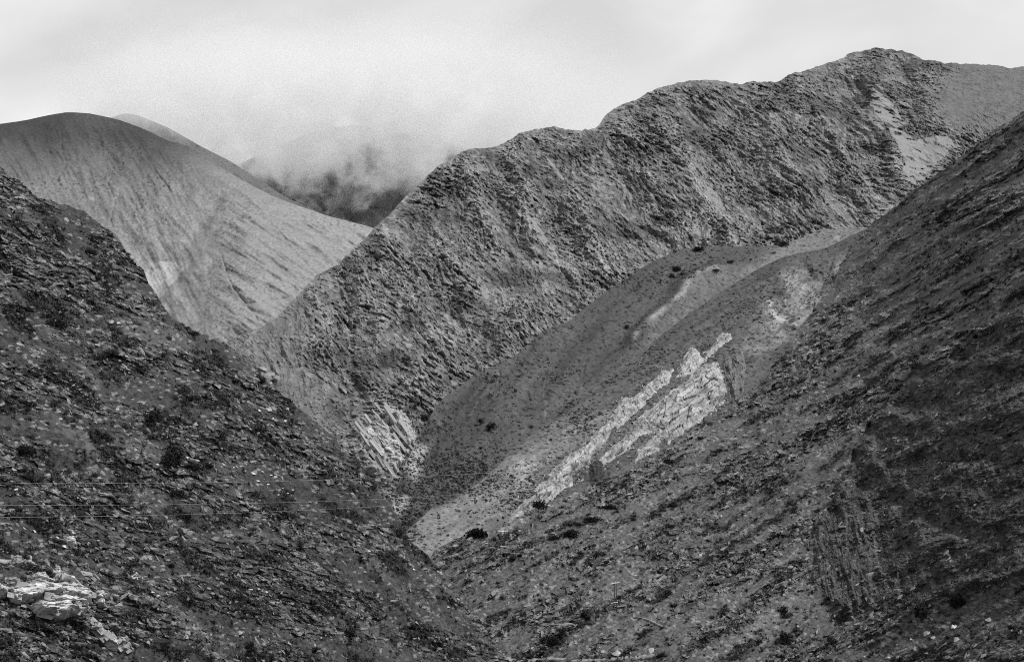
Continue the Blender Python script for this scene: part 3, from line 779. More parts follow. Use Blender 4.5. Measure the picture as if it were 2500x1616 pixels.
def frames(N, ang):
    """rotation matrices whose z is N, x turned by ang about it (0 = along strike)"""
    N = N / np.linalg.norm(N, axis=1, keepdims=True)
    up = np.tile(np.array([0, 0, 1.0]), (len(N), 1))
    t1 = np.cross(up, N); t1 /= np.linalg.norm(t1, axis=1, keepdims=True) + 1e-9
    t2 = np.cross(N, t1)
    c, s_ = np.cos(ang)[:, None], np.sin(ang)[:, None]
    X = t1 * c + t2 * s_; Y = -t1 * s_ + t2 * c
    return np.stack([X, Y, N], -1)      # columns

def scatter_join(name, temps, pos, R, scale, tone, mat, which):
    VV, FF, TT = [], [], []; n0 = 0
    for k, (v, f) in enumerate(temps):
        m = which == k
        if not m.any(): continue
        p_ = np.einsum('nij,nvj->nvi', R[m], v[None] * scale[m][:, None, :]) + pos[m][:, None, :]
        c = m.sum()
        VV.append(p_.reshape(-1, 3)); TT.append(np.repeat(tone[m], len(v)))
        FF.append((f[None] + (np.arange(c) * len(v))[:, None, None] + n0).reshape(-1, 3)); n0 += c * len(v)
    return link(name, mesh_from(name, np.concatenate(VV), np.concatenate(FF), mat, np.concatenate(TT), smooth=False))

def pick(q, n, weight):
    w = (q.vis * np.clip(weight, 0, None)).ravel().astype(float)
    k = rng.choice(w.size, n, p=w / w.sum())
    return q.P.reshape(-1, 3)[k].astype(float), q.N.reshape(-1, 3)[k].astype(float), k

# ---- pale rock outcrops
def outcrop(q, poly, name, height, tone0, ang, bands, edge=14, step=1.6, parent=None, flute=False, rough=1.0, seed=0, warp=9, mat=None, gain=0.74, bury=0.3):
    P_ = np.array(poly, float)
    gx = np.arange(P_[:, 0].min() - 14, P_[:, 0].max() + 14, step); gy = np.arange(P_[:, 1].min() - 14, P_[:, 1].max() + 14, step)
    X, Y = np.meshgrid(gx, gy)
    fi = np.clip((X - q.gx[0]) / q.step, 0, len(q.gx) - 2); fj = np.clip((Y - q.gy[0]) / q.step, 0, len(q.gy) - 2)
    i, j = fi.astype(int), fj.astype(int); a, b = (fi - i)[..., None], (fj - j)[..., None]
    def samp(A):
        return A[j, i] * (1 - a) * (1 - b) + A[j, i + 1] * a * (1 - b) + A[j + 1, i] * (1 - a) * b + A[j + 1, i + 1] * a * b
    B = samp(q.B); N = samp(q.DIR); NN = samp(q.N); h0 = samp(q.h[..., None])[..., 0]
    s_ = samp(q.s[..., None])[..., 0]; t_ = samp(q.t[..., None])[..., 0]
    mp = float(np.linalg.norm(B.reshape(-1, 3).mean(0)) / F)          # metres per picture pixel
    ws, wt = s_ / mp, t_ / mp
    sd = poly_sd(X + warp * fbm(ws / 22, wt / 22, 3, seed + 1), Y + warp * fbm(ws / 22, wt / 22, 3, seed + 5), poly)
    a1, b1 = rot(ws + 4 * perlin(ws / 30, wt / 30, seed + 2), wt, ang)
    f1, r1, e1 = facet(a1 / (bands * 3.2), b1 / bands, seed + 601)
    f2, r2, e2 = facet(a1 / (bands * 1.3), b1 / (bands * 0.5), seed + 602)
    led = strata_steps(b1 + bands * 0.35 * fbm(ws / 40, wt / 40, 3, seed + 3), bands * 1.6, 0.82)
    prof = sstep(-3, edge * 1.5, sd + 4 * fbm(ws / 9, wt / 9, 3, seed + 31))
    hh = height * prof + mp * rough * prof * (f1 * bands * 0.6 + f2 * bands * 0.35 + led * bands * 0.5)
    hh -= mp * rough * prof * 2.2 * sstep(0.10, 0.0, e1) + 0.9 * height * sstep(0, -8, sd) * 0.3
    tn = gain * tone0 * (0.74 + 0.4 * r2 + 0.25 * fbm(ws / 25, wt / 25, 4, seed + 9))
    tn *= 1 - 0.55 * sstep(0.30, 0.44, perlin(ws / 6, wt / 5, seed + 14)) * sstep(-0.1, 0.3, perlin(ws / 40, wt / 40, seed + 15))
    tn *= 1 - 0.45 * sstep(0.09, 0.0, e1)
    hh -= height * bury * 1.5 * sstep(0.16, 0.42, fbm(a1 / 60, b1 / 22, 4, seed + 40))
    if flute:
        fl = fbm(ws / 9, wt / 70, 3, seed + 20, ridged=True)
        hh += mp * prof * 7 * fl; 
    d = N * 0.8 + NN * 0.2; d /= np.linalg.norm(d, axis=-1, keepdims=True)
    h0s = np.minimum(h0, h0)
    V = B + N * h0s[..., None] + d * hh[..., None]
    ny, nx = X.shape; idx = np.arange(ny * nx).reshape(ny, nx)
    ok = sd > -6
    keep = ok[:-1, :-1] & ok[1:, :-1] & ok[1:, 1:] & ok[:-1, 1:]
    f = np.stack([idx[:-1, :-1], idx[1:, :-1], idx[1:, 1:], idx[:-1, 1:]], -1)[keep]
    used = np.zeros(ny * nx, bool); used[f.ravel()] = True; rm = np.cumsum(used) - 1
    return link(name, mesh_from(name, V.reshape(-1, 3)[used], rm[f], mat or M_pale, np.clip(tn, 0.03, 0.6).ravel()[used], smooth=False), parent)

def empty_at(name, q, px, py):
    o = bpy.data.objects.new(name, None); col.objects.link(o); o.empty_display_size = 1.0
    return o

FIN_A = [(1238, 1276), (1262, 1245), (1290, 1215), (1330, 1175), (1365, 1130), (1400, 1108), (1440, 1075), (1480, 1040), (1500, 1008), (1530, 985), (1560, 962), (1590, 940), (1615, 912), (1645, 905),
         (1630, 940), (1600, 962), (1560, 1005), (1530, 1030), (1490, 1065), (1465, 1095), (1440, 1112), (1440, 1140), (1400, 1165), (1395, 1190), (1370, 1200), (1345, 1225), (1300, 1245), (1262, 1270)]
FIN_A2 = [(1648, 930), (1655, 905), (1665, 888), (1680, 858), (1697, 855), (1712, 872), (1722, 885), (1700, 905), (1672, 925)]
FIN_A3 = [(1716, 866), (1740, 848), (1752, 830), (1765, 815), (1782, 815), (1787, 826), (1762, 846), (1738, 872), (1722, 882)]
FIN_B = [(1440, 1148), (1480, 1108), (1520, 1075), (1545, 1035), (1600, 990), (1650, 950), (1700, 905), (1735, 888), (1755, 892), (1762, 920), (1775, 965), (1760, 992), (1720, 1022), (1690, 1042), (1640, 1078), (1590, 1108),
         (1550, 1130), (1565, 1100), (1600, 1062), (1570, 1062), (1530, 1100), (1490, 1128)]
FLUTE = [(1757, 886), (1790, 870), (1812, 858), (1820, 900), (1816, 945), (1795, 985), (1778, 968), (1765, 920)]
DARKB = [(1436, 1140), (1468, 1126), (1474, 1150), (1468, 1186), (1440, 1192)]
root = empty_at('rock_outcrop', FS, 1500, 1100)
tag(root, 'long pale limestone fin slanting up the front spur above the valley', 'rock outcrop')
outcrop(FS, FIN_A, 'rock_fin', 5.0, 0.40, 40, 12, 13, 1.6, root, seed=1)
outcrop(FS, FIN_A2, 'rock_fin', 4.5, 0.40, 40, 12, 10, 1.6, root, seed=2)
outcrop(FS, FIN_A3, 'rock_fin', 4.0, 0.38, 40, 11, 9, 1.6, root, seed=3)
outcrop(FS, FIN_B, 'rock_face', 5.5, 0.36, 42, 15, 18, 1.6, root, seed=4)
o = outcrop(FS, FLUTE, 'fluted_wall', 4.0, 0.17, 80, 14, 12, 1.6, root, flute=True, seed=5, rough=0.5); o['label'] = 'grey fluted wall at the end of the pale fin'
o = outcrop(FS, DARKB, 'dark_wall', 2.2, 0.055, 85, 12, 10, 1.6, root, flute=True, seed=6, rough=0.5); o['label'] = 'dark upright rock wall under the fin'
o = outcrop(FS, [(1508, 1000), (1510, 984), (1518, 974), (1532, 974), (1538, 985), (1536, 999)], 'boulder', 2.6, 0.30, 0, 9, 7, 1.3, None, seed=7, warp=2)
tag(o, 'squat pale block standing just above the long limestone fin', 'boulder')

root = empty_at('rock_outcrop', MT, 930, 1090)
tag(root, 'banded pale rock slab at the foot of the central mountain', 'rock outcrop')
outcrop(MT, [(868, 1066), (890, 1038), (912, 1016), (930, 1020), (968, 1078), (985, 1130), (960, 1170), (925, 1135), (895, 1098)], 'rock_slab', 10, 0.27, -50, 17, 10, 1.6, root, seed=8, gain=1.15, bury=0.2, rough=0.45)
outcrop(MT, [(920, 1014), (945, 1004), (975, 1003), (1000, 1040), (1010, 1075), (990, 1118), (965, 1066), (940, 1040)], 'rock_slab', 11, 0.24, -50, 13, 10, 1.6, root, seed=9, gain=1.15, bury=0.2, rough=0.45)
outcrop(MT, [(850, 1075), (868, 1072), (900, 1110), (930, 1150), (945, 1180), (915, 1170), (880, 1130)], 'rock_slab', 6, 0.17, -50, 15, 9, 1.6, root, seed=10, gain=1.15, bury=0.2, rough=0.45)

def lc(pts): return [(a / 3.3775, 1160 + b / 3.3775) for a, b in pts]
root = empty_at('rock_outcrop', LH, 120, 1450)
tag(root, 'white layered limestone outcrop in the lower left corner of the slope', 'rock outcrop')
outcrop(LH, lc([(-60, 900), (0, 895), (70, 930), (270, 890), (470, 880), (500, 800), (560, 840), (640, 895), (720, 955), (750, 990), (735, 1080), (690, 1150), (560, 1170), (480, 1190), (420, 1190), (300, 1170), (262, 1110), (240, 1060), (90, 1050), (60, 1000), (-60, 1060)]),
        'rock_bed', 3.4, 0.40, -6, 13, 10, 1.3, root, seed=11, gain=1.0, bury=0.5, warp=6)
outcrop(LH, lc([(275, 800), (370, 800), (430, 860), (470, 880), (270, 885)]), 'rock_bed', 1.3, 0.36, -10, 10, 8, 1.3, root, seed=12, gain=1.0, bury=0.5, warp=4)
outcrop(LH, lc([(455, 720), (490, 740), (510, 800), (470, 880), (440, 850)]), 'rock_bed', 1.2, 0.33, -60, 9, 6, 1.3, root, seed=13, gain=1.0, bury=0.5, warp=3)
outcrop(LH, lc([(765, 970), (800, 960), (870, 962), (866, 1040), (855, 1100), (790, 1095), (770, 1050)]), 'rock_block', 1.5, 0.40, 85, 10, 6, 1.2, root, seed=14, gain=1.0, bury=0.5, warp=2)
outcrop(LH, lc([(875, 985), (925, 1020), (935, 1080), (880, 1085)]), 'rock_block', 1.1, 0.17, 60, 9, 6, 1.2, root, seed=15, gain=1.0, bury=0.5, warp=2)
outcrop(LH, lc([(740, 1205), (800, 1200), (890, 1290), (920, 1310), (970, 1350), (985, 1440), (930, 1440), (850, 1385), (760, 1290)]), 'rock_slab', 1.4, 0.34, -40, 11, 8, 1.3, root, seed=16, gain=1.0, bury=0.5, warp=4)
outcrop(LH, lc([(985, 1345), (1035, 1330), (1100, 1440), (1085, 1462), (995, 1455)]), 'rock_slab', 1.2, 0.24, -50, 12, 6, 1.3, root, seed=17, gain=1.0, bury=0.5, warp=3)
outcrop(LH, lc([(890, 1215), (950, 1225), (965, 1275), (905, 1285)]), 'rock_block', 0.9, 0.19, 20, 12, 5, 1.2, root, seed=18, gain=1.0, bury=0.5, warp=2)
outcrop(LH, lc([(655, 1205), (735, 1205), (730, 1330), (660, 1310)]), 'rock_block', 0.9, 0.10, 85, 18, 6, 1.2, root, seed=19, gain=1.0, bury=0.5, warp=2)
outcrop(LH, lc([(105, 645), (210, 655), (235, 700), (190, 740), (105, 745)]), 'rock_bed', 1.0, 0.19, 0, 9, 6, 1.2, root, seed=20, gain=1.0, bury=0.5, warp=3)
outcrop(LH, lc([(230, 645), (275, 670), (290, 720), (260, 735), (232, 690)]), 'rock_block', 0.9, 0.36, 70, 9, 5, 1.2, root, seed=21, gain=1.0, bury=0.5, warp=2)
outcrop(LH, lc([(-20, 690), (0, 682), (100, 690), (98, 735), (-20, 740)]), 'rock_block', 0.9, 0.20, 0, 16, 5, 1.2, root, seed=22, gain=1.0, bury=0.5, warp=2)
outcrop(LH, lc([(-20, 260), (50, 255), (120, 270), (118, 330), (-20, 345)]), 'rock_bed', 0.9, 0.17, -4, 6, 6, 1.2, root, seed=23, gain=1.0, bury=0.5, warp=3)
outcrop(LH, lc([(-20, 385), (60, 385), (110, 395), (100, 430), (-20, 435)]), 'rock_bed', 0.8, 0.17, -4, 8, 6, 1.2, root, seed=24, gain=1.0, bury=0.5, warp=3)
outcrop(LH, lc([(555, 510), (600, 498), (625, 580), (590, 600), (560, 560)]), 'rock_block', 0.9, 0.38, 60, 9, 5, 1.2, root, seed=25, gain=1.0, bury=0.5, warp=3)
outcrop(LH, lc([(1070, 850), (1090, 800), (1120, 805), (1118, 870)]), 'rock_block', 0.7, 0.42, 60, 7, 4, 1.2, root, seed=26, gain=1.0, bury=0.5, warp=2)

# blocks the outcrops have broken into
def box_mesh(mat, seed):
    g = np.random.default_rng(seed)
    v = np.array([(x, y, z) for x in (-1, 1) for y in (-1, 1) for z in (-1, 1)], float) * 0.5
    v += g.uniform(-0.16, 0.16, v.shape)
    f = np.array([(0, 1, 3, 2), (4, 6, 7, 5), (0, 4, 5, 1), (2, 3, 7, 6), (0, 2, 6, 4), (1, 5, 7, 3)])
    return mesh_from('rock_block', v, f, mat, None, smooth=False)
BOX = {m.name: [box_mesh(m, 60 + k) for k in range(6)] for m in (M_lime, M_fin, M_band)}
def blocks(q, poly, n, root, mat, ang, ln, th, height, seed):
    g = np.random.default_rng(seed); P_ = np.array(poly)
    k = 0
    while k < n:
        px = g.uniform(P_[:, 0].min(), P_[:, 0].max()); py = g.uniform(P_[:, 1].min(), P_[:, 1].max())
        sd = float(poly_sd(np.array([px]), np.array([py]), poly)[0])
        if sd < 2: continue
        k += 1
        i = int((px - q.gx[0]) / q.step); j = int((py - q.gy[0]) / q.step)
        p_ = q.P[j, i].astype(float); z = q.DIR[j, i].astype(float); mp = np.linalg.norm(p_) / F
        an = math.radians(ang + g.normal(0, 3.5))
        x = np.array([math.cos(an), 0, math.sin(an)]); y = np.cross(z, x); y /= np.linalg.norm(y); x = np.cross(y, z)
        L_ = g.uniform(*ln) * mp; T_ = g.uniform(*th) * mp; D_ = T_ * g.uniform(0.9, 1.6)
        c = p_ + z * (height * min(1.0, sd / 14) + T_ * g.uniform(-0.25, 0.25))
        ob = link('rock_block', BOX[mat.name][g.integers(0, 6)], root)
        m4 = np.eye(4); m4[:3, 0] = x * L_; m4[:3, 1] = y * T_; m4[:3, 2] = z * D_; m4[:3, 3] = c
        from mathutils import Matrix
        ob.matrix_world = Matrix(m4.tolist())
roots = [o_ for o_ in bpy.data.objects if o_.name.startswith('rock_outcrop')]
r_fin = [o_ for o_ in roots if 'fin' in o_['label']][0]; r_band = [o_ for o_ in roots if 'banded' in o_['label']][0]; r_left = [o_ for o_ in roots if 'white' in o_['label']][0]
LLP = lc([(-60, 900), (0, 895), (70, 930), (270, 890), (470, 880), (500, 800), (560, 840), (640, 895), (720, 955), (750, 990), (735, 1080), (690, 1150), (560, 1170), (480, 1190), (420, 1190), (300, 1170), (262, 1110), (240, 1060), (90, 1050), (60, 1000), (-60, 1060)])
blocks(LH, LLP, 34, r_left, M_lime, -10, (8, 40), (5, 17), 2.7, 1)
blocks(LH, lc([(740, 1205), (800, 1200), (890, 1290), (970, 1350), (1100, 1440), (985, 1440), (850, 1385), (760, 1290)]), 26, r_left, M_lime, -42, (9, 30), (5, 12), 1.3, 2)
blocks(FS, FIN_A, 26, r_fin, M_fin, 42, (8, 22), (3, 7), 4.2, 3)
blocks(FS, FIN_B, 26, r_fin, M_fin, 46, (8, 26), (3, 7), 4.6, 4)
BANDP = [(868, 1066), (912, 1016), (945, 1004), (975, 1003), (1000, 1040), (1010, 1075), (990, 1118), (960, 1170), (925, 1140), (895, 1098)]
blocks(MT, BANDP, 46, r_band, M_band, -52, (24, 80), (3, 9), 9.0, 5)

# ---- loose stones (stuff) on the two near slopes and the front spur
temps = [mesh_arrays(hull_mesh('loose_stone_shape', M_stuff, 9, 900 + k, 0.4 + 0.04 * k, 1.2 + 0.12 * k)) for k in range(8)]
def stones(q, n, w, size, ang, tones, name):
    pos, N, k = pick(q, n, w)
    dist = np.linalg.norm(pos, axis=1)
    N = N + rng.normal(0, 0.28, N.shape)
    R = frames(N, np.radians(ang) + rng.normal(0, 0.4, n))
    sc_ = size[0] + (size[1] - size[0]) * rng.random(n) ** 3.2
    S = np.stack([sc_ * rng.uniform(0.8, 1.5, n), sc_ * rng.uniform(0.7, 1.1, n), sc_ * rng.uniform(0.5, 1.0, n)], -1)
    tone = tones[0] + (tones[1] - tones[0]) * rng.random(n) ** 2.2
    o = scatter_join(name, temps, pos, R, S, tone, M_stuff, rng.integers(0, 8, n))
    return tag(o, kind='stuff')
o = stones(LH, 15000, 0.12 + LH.rockm, (0.12, 0.7), -24, (0.03, 0.21), 'loose_stones')
tag(o, 'loose slate fragments strewn over the dark left hillside', 'stones')
o = stones(RH, 14000, 0.10 + RH.rockm + 0.35 * RH.sm + 1.4 * RH.lw, (0.15, 0.85), 30, (0.04, 0.20), 'loose_stones')
tag(o, 'loose grey stones strewn over the right hillside', 'stones')

fsd = np.maximum(poly_sd(FS.PX, FS.PYc, FIN_A), poly_sd(FS.PX, FS.PYc, FIN_B))
o = stones(FS, 1500, np.exp(-(np.minimum(fsd + 4, 0) / 16) ** 2) * (fsd < 2), (0.2, 1.1), 36, (0.09, 0.26), 'loose_stones')
tag(o, 'pale rubble fallen around the long limestone fin', 'stones')
# ---- foliage
def leaves(r, n, spread, size, clumps=6, seed=0):
    """leaf-sized triangles gathered in clumps through a crown's volume"""
    g = np.random.default_rng(seed)
    c = g.normal(0, 1, (clumps, 3)); c /= np.linalg.norm(c, axis=1, keepdims=True) + 1e-9
    c *= g.uniform(0.25, 0.75, (clumps, 1)); c[:, 2] = np.abs(c[:, 2]) * 0.8
    k = g.integers(0, clumps, n)
    d = g.normal(0, 1, (n, 3)); d /= np.linalg.norm(d, axis=1, keepdims=True)
    p_ = (c[k] + d * (g.random((n, 1)) ** 0.45) * 0.42) * np.array(spread)
    p_[:, 2] += spread[2] * 0.3
    a = g.normal(0, 1, (n, 3)); a /= np.linalg.norm(a, axis=1, keepdims=True)
    b = np.cross(a, g.normal(0, 1, (n, 3))); b /= np.linalg.norm(b, axis=1, keepdims=True)
    L_ = size * g.uniform(0.6, 1.3, (n, 1))
    V = np.stack([p_ - a * L_ * 0.6, p_ + b * L_ * 0.45, p_ + a * L_ * 0.6], 1).reshape(-1, 3)
    V[:, 2] = np.maximum(V[:, 2], -0.05)
    return V, np.arange(n * 3).reshape(-1, 3)

def blades(n, width, lean, seed=0):
    """upright blades spreading from a root: a dry grass or broom tuft, unit height"""
    g = np.random.default_rng(seed)
    az = g.uniform(0, 2 * np.pi, n); ln = np.abs(g.normal(0, lean, n)); L_ = g.uniform(0.55, 1.05, n)
    root_ = np.stack([np.cos(az), np.sin(az), np.zeros(n)], -1) * (g.random(n) ** 0.5 * 0.32)[:, None]
    root_[:, 2] = -0.08
    tip = root_ + np.stack([np.cos(az) * np.sin(ln), np.sin(az) * np.sin(ln), np.cos(ln)], -1) * L_[:, None]
    sd_ = np.stack([-np.sin(az + g.normal(0, 1, n)), np.cos(az), 0 * az], -1) * width
    V = np.stack([root_ - sd_, root_ + sd_, tip], 1).reshape(-1, 3)
    return V, np.arange(n * 3).reshape(-1, 3)

def tmesh(name, vf, mat):
    return mesh_from(name, vf[0], vf[1], mat, None, smooth=False)

# small shrubs beyond counting, as stuff
tw = [leaves(0, 26, (1.0, 1.0, 0.75), 0.5, 4, 40 + k) for k in range(5)] + [blades(26, 0.10, 0.7, 60 + k) for k in range(5)]
def small_shrubs(q, n, w, size, tones, name, lo=0, hi=10):
    pos, N, k = pick(q, n, w)
    upv = np.tile(np.array([0, 0, 1.0]), (n, 1)) + 0.35 * N + rng.normal(0, 0.1, N.shape)
    R = frames(upv, rng.uniform(0, 6.28, n))
    sc_ = size[0] + (size[1] - size[0]) * rng.random(n) ** 2.5
    S = np.stack([sc_ * rng.uniform(0.8, 1.4, n), sc_ * rng.uniform(0.8, 1.4, n), sc_ * rng.uniform(0.7, 1.1, n)], -1)
    tone = rng.uniform(tones[0], tones[1], n)
    o = scatter_join(name, tw[lo:hi], pos, R, S, tone, M_stuff, rng.integers(0, hi - lo, n))
    return tag(o, kind='stuff')
o = small_shrubs(SP, 3800, 0.12 + sstep(0.0, 0.35, fbm(SP.s / 40, SP.t / 40, 3, 5)) + 1.3 * sstep(1050, 1200, SP.PYc) * (SP.PX < 1250), (0.45, 1.5), (0.02, 0.045), 'low_shrubs', 0, 5)
tag(o, 'small dark shrubs dotted over the smooth middle spur', 'shrubs')
o = small_shrubs(FS, 4200, 0.15 + sstep(-0.1, 0.35, fbm(FS.s / 30, FS.t / 30, 3, 5)), (0.35, 1.1), (0.02, 0.045), 'low_shrubs', 0, 5)
tag(o, 'small dark shrubs dotted over the front spur around the pale fin', 'shrubs')
o = small_shrubs(MT, 2500, sstep(0.0, 0.35, fbm(MT.s / 90, MT.t / 90, 3, 5)) * (MT.PYc > 430), (0.7, 2.0), (0.03, 0.06), 'low_shrubs', 0, 5)
tag(o, 'tiny dark shrubs on the rocky central mountain', 'shrubs')
o = small_shrubs(RH, 8000, 0.08 + RH.veg * (1 - 0.8 * RH.sm), (0.3, 1.25), (0.018, 0.05), 'low_shrubs')
tag(o, 'small dark shrubs and tufts covering the right hillside', 'shrubs')
o = small_shrubs(LH, 8500, 0.06 + LH.veg, (0.28, 1.05), (0.02, 0.055), 'low_shrubs')
tag(o, 'small dark shrubs and tufts covering the left hillside', 'shrubs')

# larger shrubs, each one a thing
tufts = [tmesh('shrub', blades(150, 0.035, 0.55 + 0.05 * k, 80 + k), M_tuft if k % 2 else M_bush) for k in range(6)]
bushes = [tmesh('shrub', leaves(0, 190, (1.0, 1.0, 0.8), 0.24, 7, 120 + k), M_bush) for k in range(4)]
def place_shrub(pos, N, size, me, label, group):
    o = link('shrub', me)
    o.location = pos
    o.rotation_euler = (rng.normal(0, 0.1) - 0.15, rng.normal(0, 0.1), rng.uniform(0, 6.28))
    o.scale = (size * rng.uniform(0.85, 1.3), size * rng.uniform(0.85, 1.3), size * rng.uniform(0.7, 1.0))
    return tag(o, label, 'shrub', group)
_ones = ['', 'first', 'second', 'third', 'fourth', 'fifth', 'sixth', 'seventh', 'eighth', 'ninth', 'tenth', 'eleventh', 'twelfth', 'thirteenth', 'fourteenth', 'fifteenth', 'sixteenth', 'seventeenth', 'eighteenth', 'nineteenth']
_tens = ['', '', 'twenty', 'thirty', 'forty', 'fifty', 'sixty']
def ordinal(n):
    if n < 20: return _ones[n]
    t_, u = divmod(n, 10)
    return {2: 'twentieth', 3: 'thirtieth', 4: 'fortieth', 5: 'fiftieth', 6: 'sixtieth'}[t_] if u == 0 else _tens[t_] + '-' + _ones[u]
RANK = {}
def ranked(o, key, px, text):
    RANK.setdefault((key, text), []).append((float(px), o))
def region_left(px, py):
    c = np.interp(px, LH.gx, LH.crest)
    if py - c < 170: return 'near the skyline edge of the left hillside'
    if py < 1150: return 'on the left hillside above the power wires'
    if py < 1290: return 'on the left hillside level with the power wires'
    return 'on the left hillside below the power wires'
def region_right(px, py):
    if px > 1990 and py > 1380: return 'at the foot of the dark scarp, lower right'
    if py > 1430: return 'on the low right bank beside the footpath'
    if px < 1700: return 'on the right hillside below the pale fin'
    c = np.interp(px, RH.gx, RH.crest)
    if py - c < 170: return 'near the upper edge of the right hillside'
    return 'midway up the right hillside above the scarp'
for q, n, reg, smin, smax in ((LH, 150, region_left, 0.9, 2.3), (RH, 125, region_right, 0.9, 2.0)):
    pos, N, k = pick(q, n, 0.04 + q.veg * (1 - 0.9 * getattr(q, 'sm', 0 * q.s)))
    for a in range(n):
        px, py = proj(pos[a])
        kind = rng.random() < 0.62
        me = tufts[rng.integers(0, 6)] if kind else bushes[rng.integers(0, 4)]
        r = reg(float(px), float(py))
        word = 'fuzzy broom-like tuft' if kind else 'rounded dark leafy shrub'
        ob = place_shrub(pos[a] - np.array([0, 0, 0.1]), N[a], smin + (smax - smin) * rng.random() ** 2, me, 'x', ('tufts ' if kind else 'leafy shrubs ') + r)
        ranked(ob, 'fuzzy tuft' if kind else 'dark leafy shrub', px, r)

# single bushes and trees that stand out (picture x, foot y, width, height in picture pixels)
def tube(p0, p1, r0, r1, n=6):
    p0, p1 = np.array(p0, float), np.array(p1, float)
    ax = p1 - p0; ax /= np.linalg.norm(ax)
    u = np.cross(ax, (0.3, 0.9, 0.2)); u /= np.linalg.norm(u); v = np.cross(ax, u)
    a = np.linspace(0, 2 * np.pi, n, endpoint=False)
    ring = np.cos(a)[:, None] * u + np.sin(a)[:, None] * v
    V = np.concatenate([p0 + ring * r0, p1 + ring * r1])
    f = [(i, (i + 1) % n, n + (i + 1) % n, n + i) for i in range(n)]
    return V, np.array(f)
def join(parts):
    VV, FF, n0 = [], [], 0
    for v, f in parts:
        VV.append(v); FF.append(f + n0); n0 += len(v)
    return np.concatenate(VV), np.concatenate(FF)
def big_bush(q, px, py, wpx, hpx, label, name='bush', cat='bush', nleaf=520, seed=0, trunk=0.18, group=None):
    p_, N = find(q, px, py)
    mp = np.linalg.norm(p_) / F
    w_, h_ = wpx * mp / 2, hpx * mp
    e = bpy.data.objects.new(name, None); col.objects.link(e); e.location = p_ - np.array([0, 0, 0.25])
    e.rotation_euler = (0, 0, rng.uniform(-0.4, 0.4)); e.empty_display_size = 0.5
    vf = leaves(0, nleaf, (w_ * 1.05, w_ * 0.9, h_ * 0.62), max(0.10, 0.15 * (w_ * w_ * h_) ** 0.333 * 1.3), 9, 300 + seed)
    vf[0][:, 2] += h_ * trunk
    link('crown', tmesh('crown', vf, M_bush), e)
    parts = [tube((0, 0, -0.3), (0.05 * w_, 0, h_ * 0.45), 0.07 * w_ + 0.03, 0.04 * w_ + 0.02)]
    for a in range(4):
        an = a * 1.6 + seed
        parts.append(tube((0.03 * w_, 0, h_ * 0.25), (math.cos(an) * w_ * 0.5, math.sin(an) * w_ * 0.5, h_ * 0.7), 0.035 * w_ + 0.015, 0.012 * w_ + 0.006))
    v, f = join(parts)
    link('trunk', mesh_from('trunk', v, f, M_wood), e)
    return tag(e, label, cat, group)
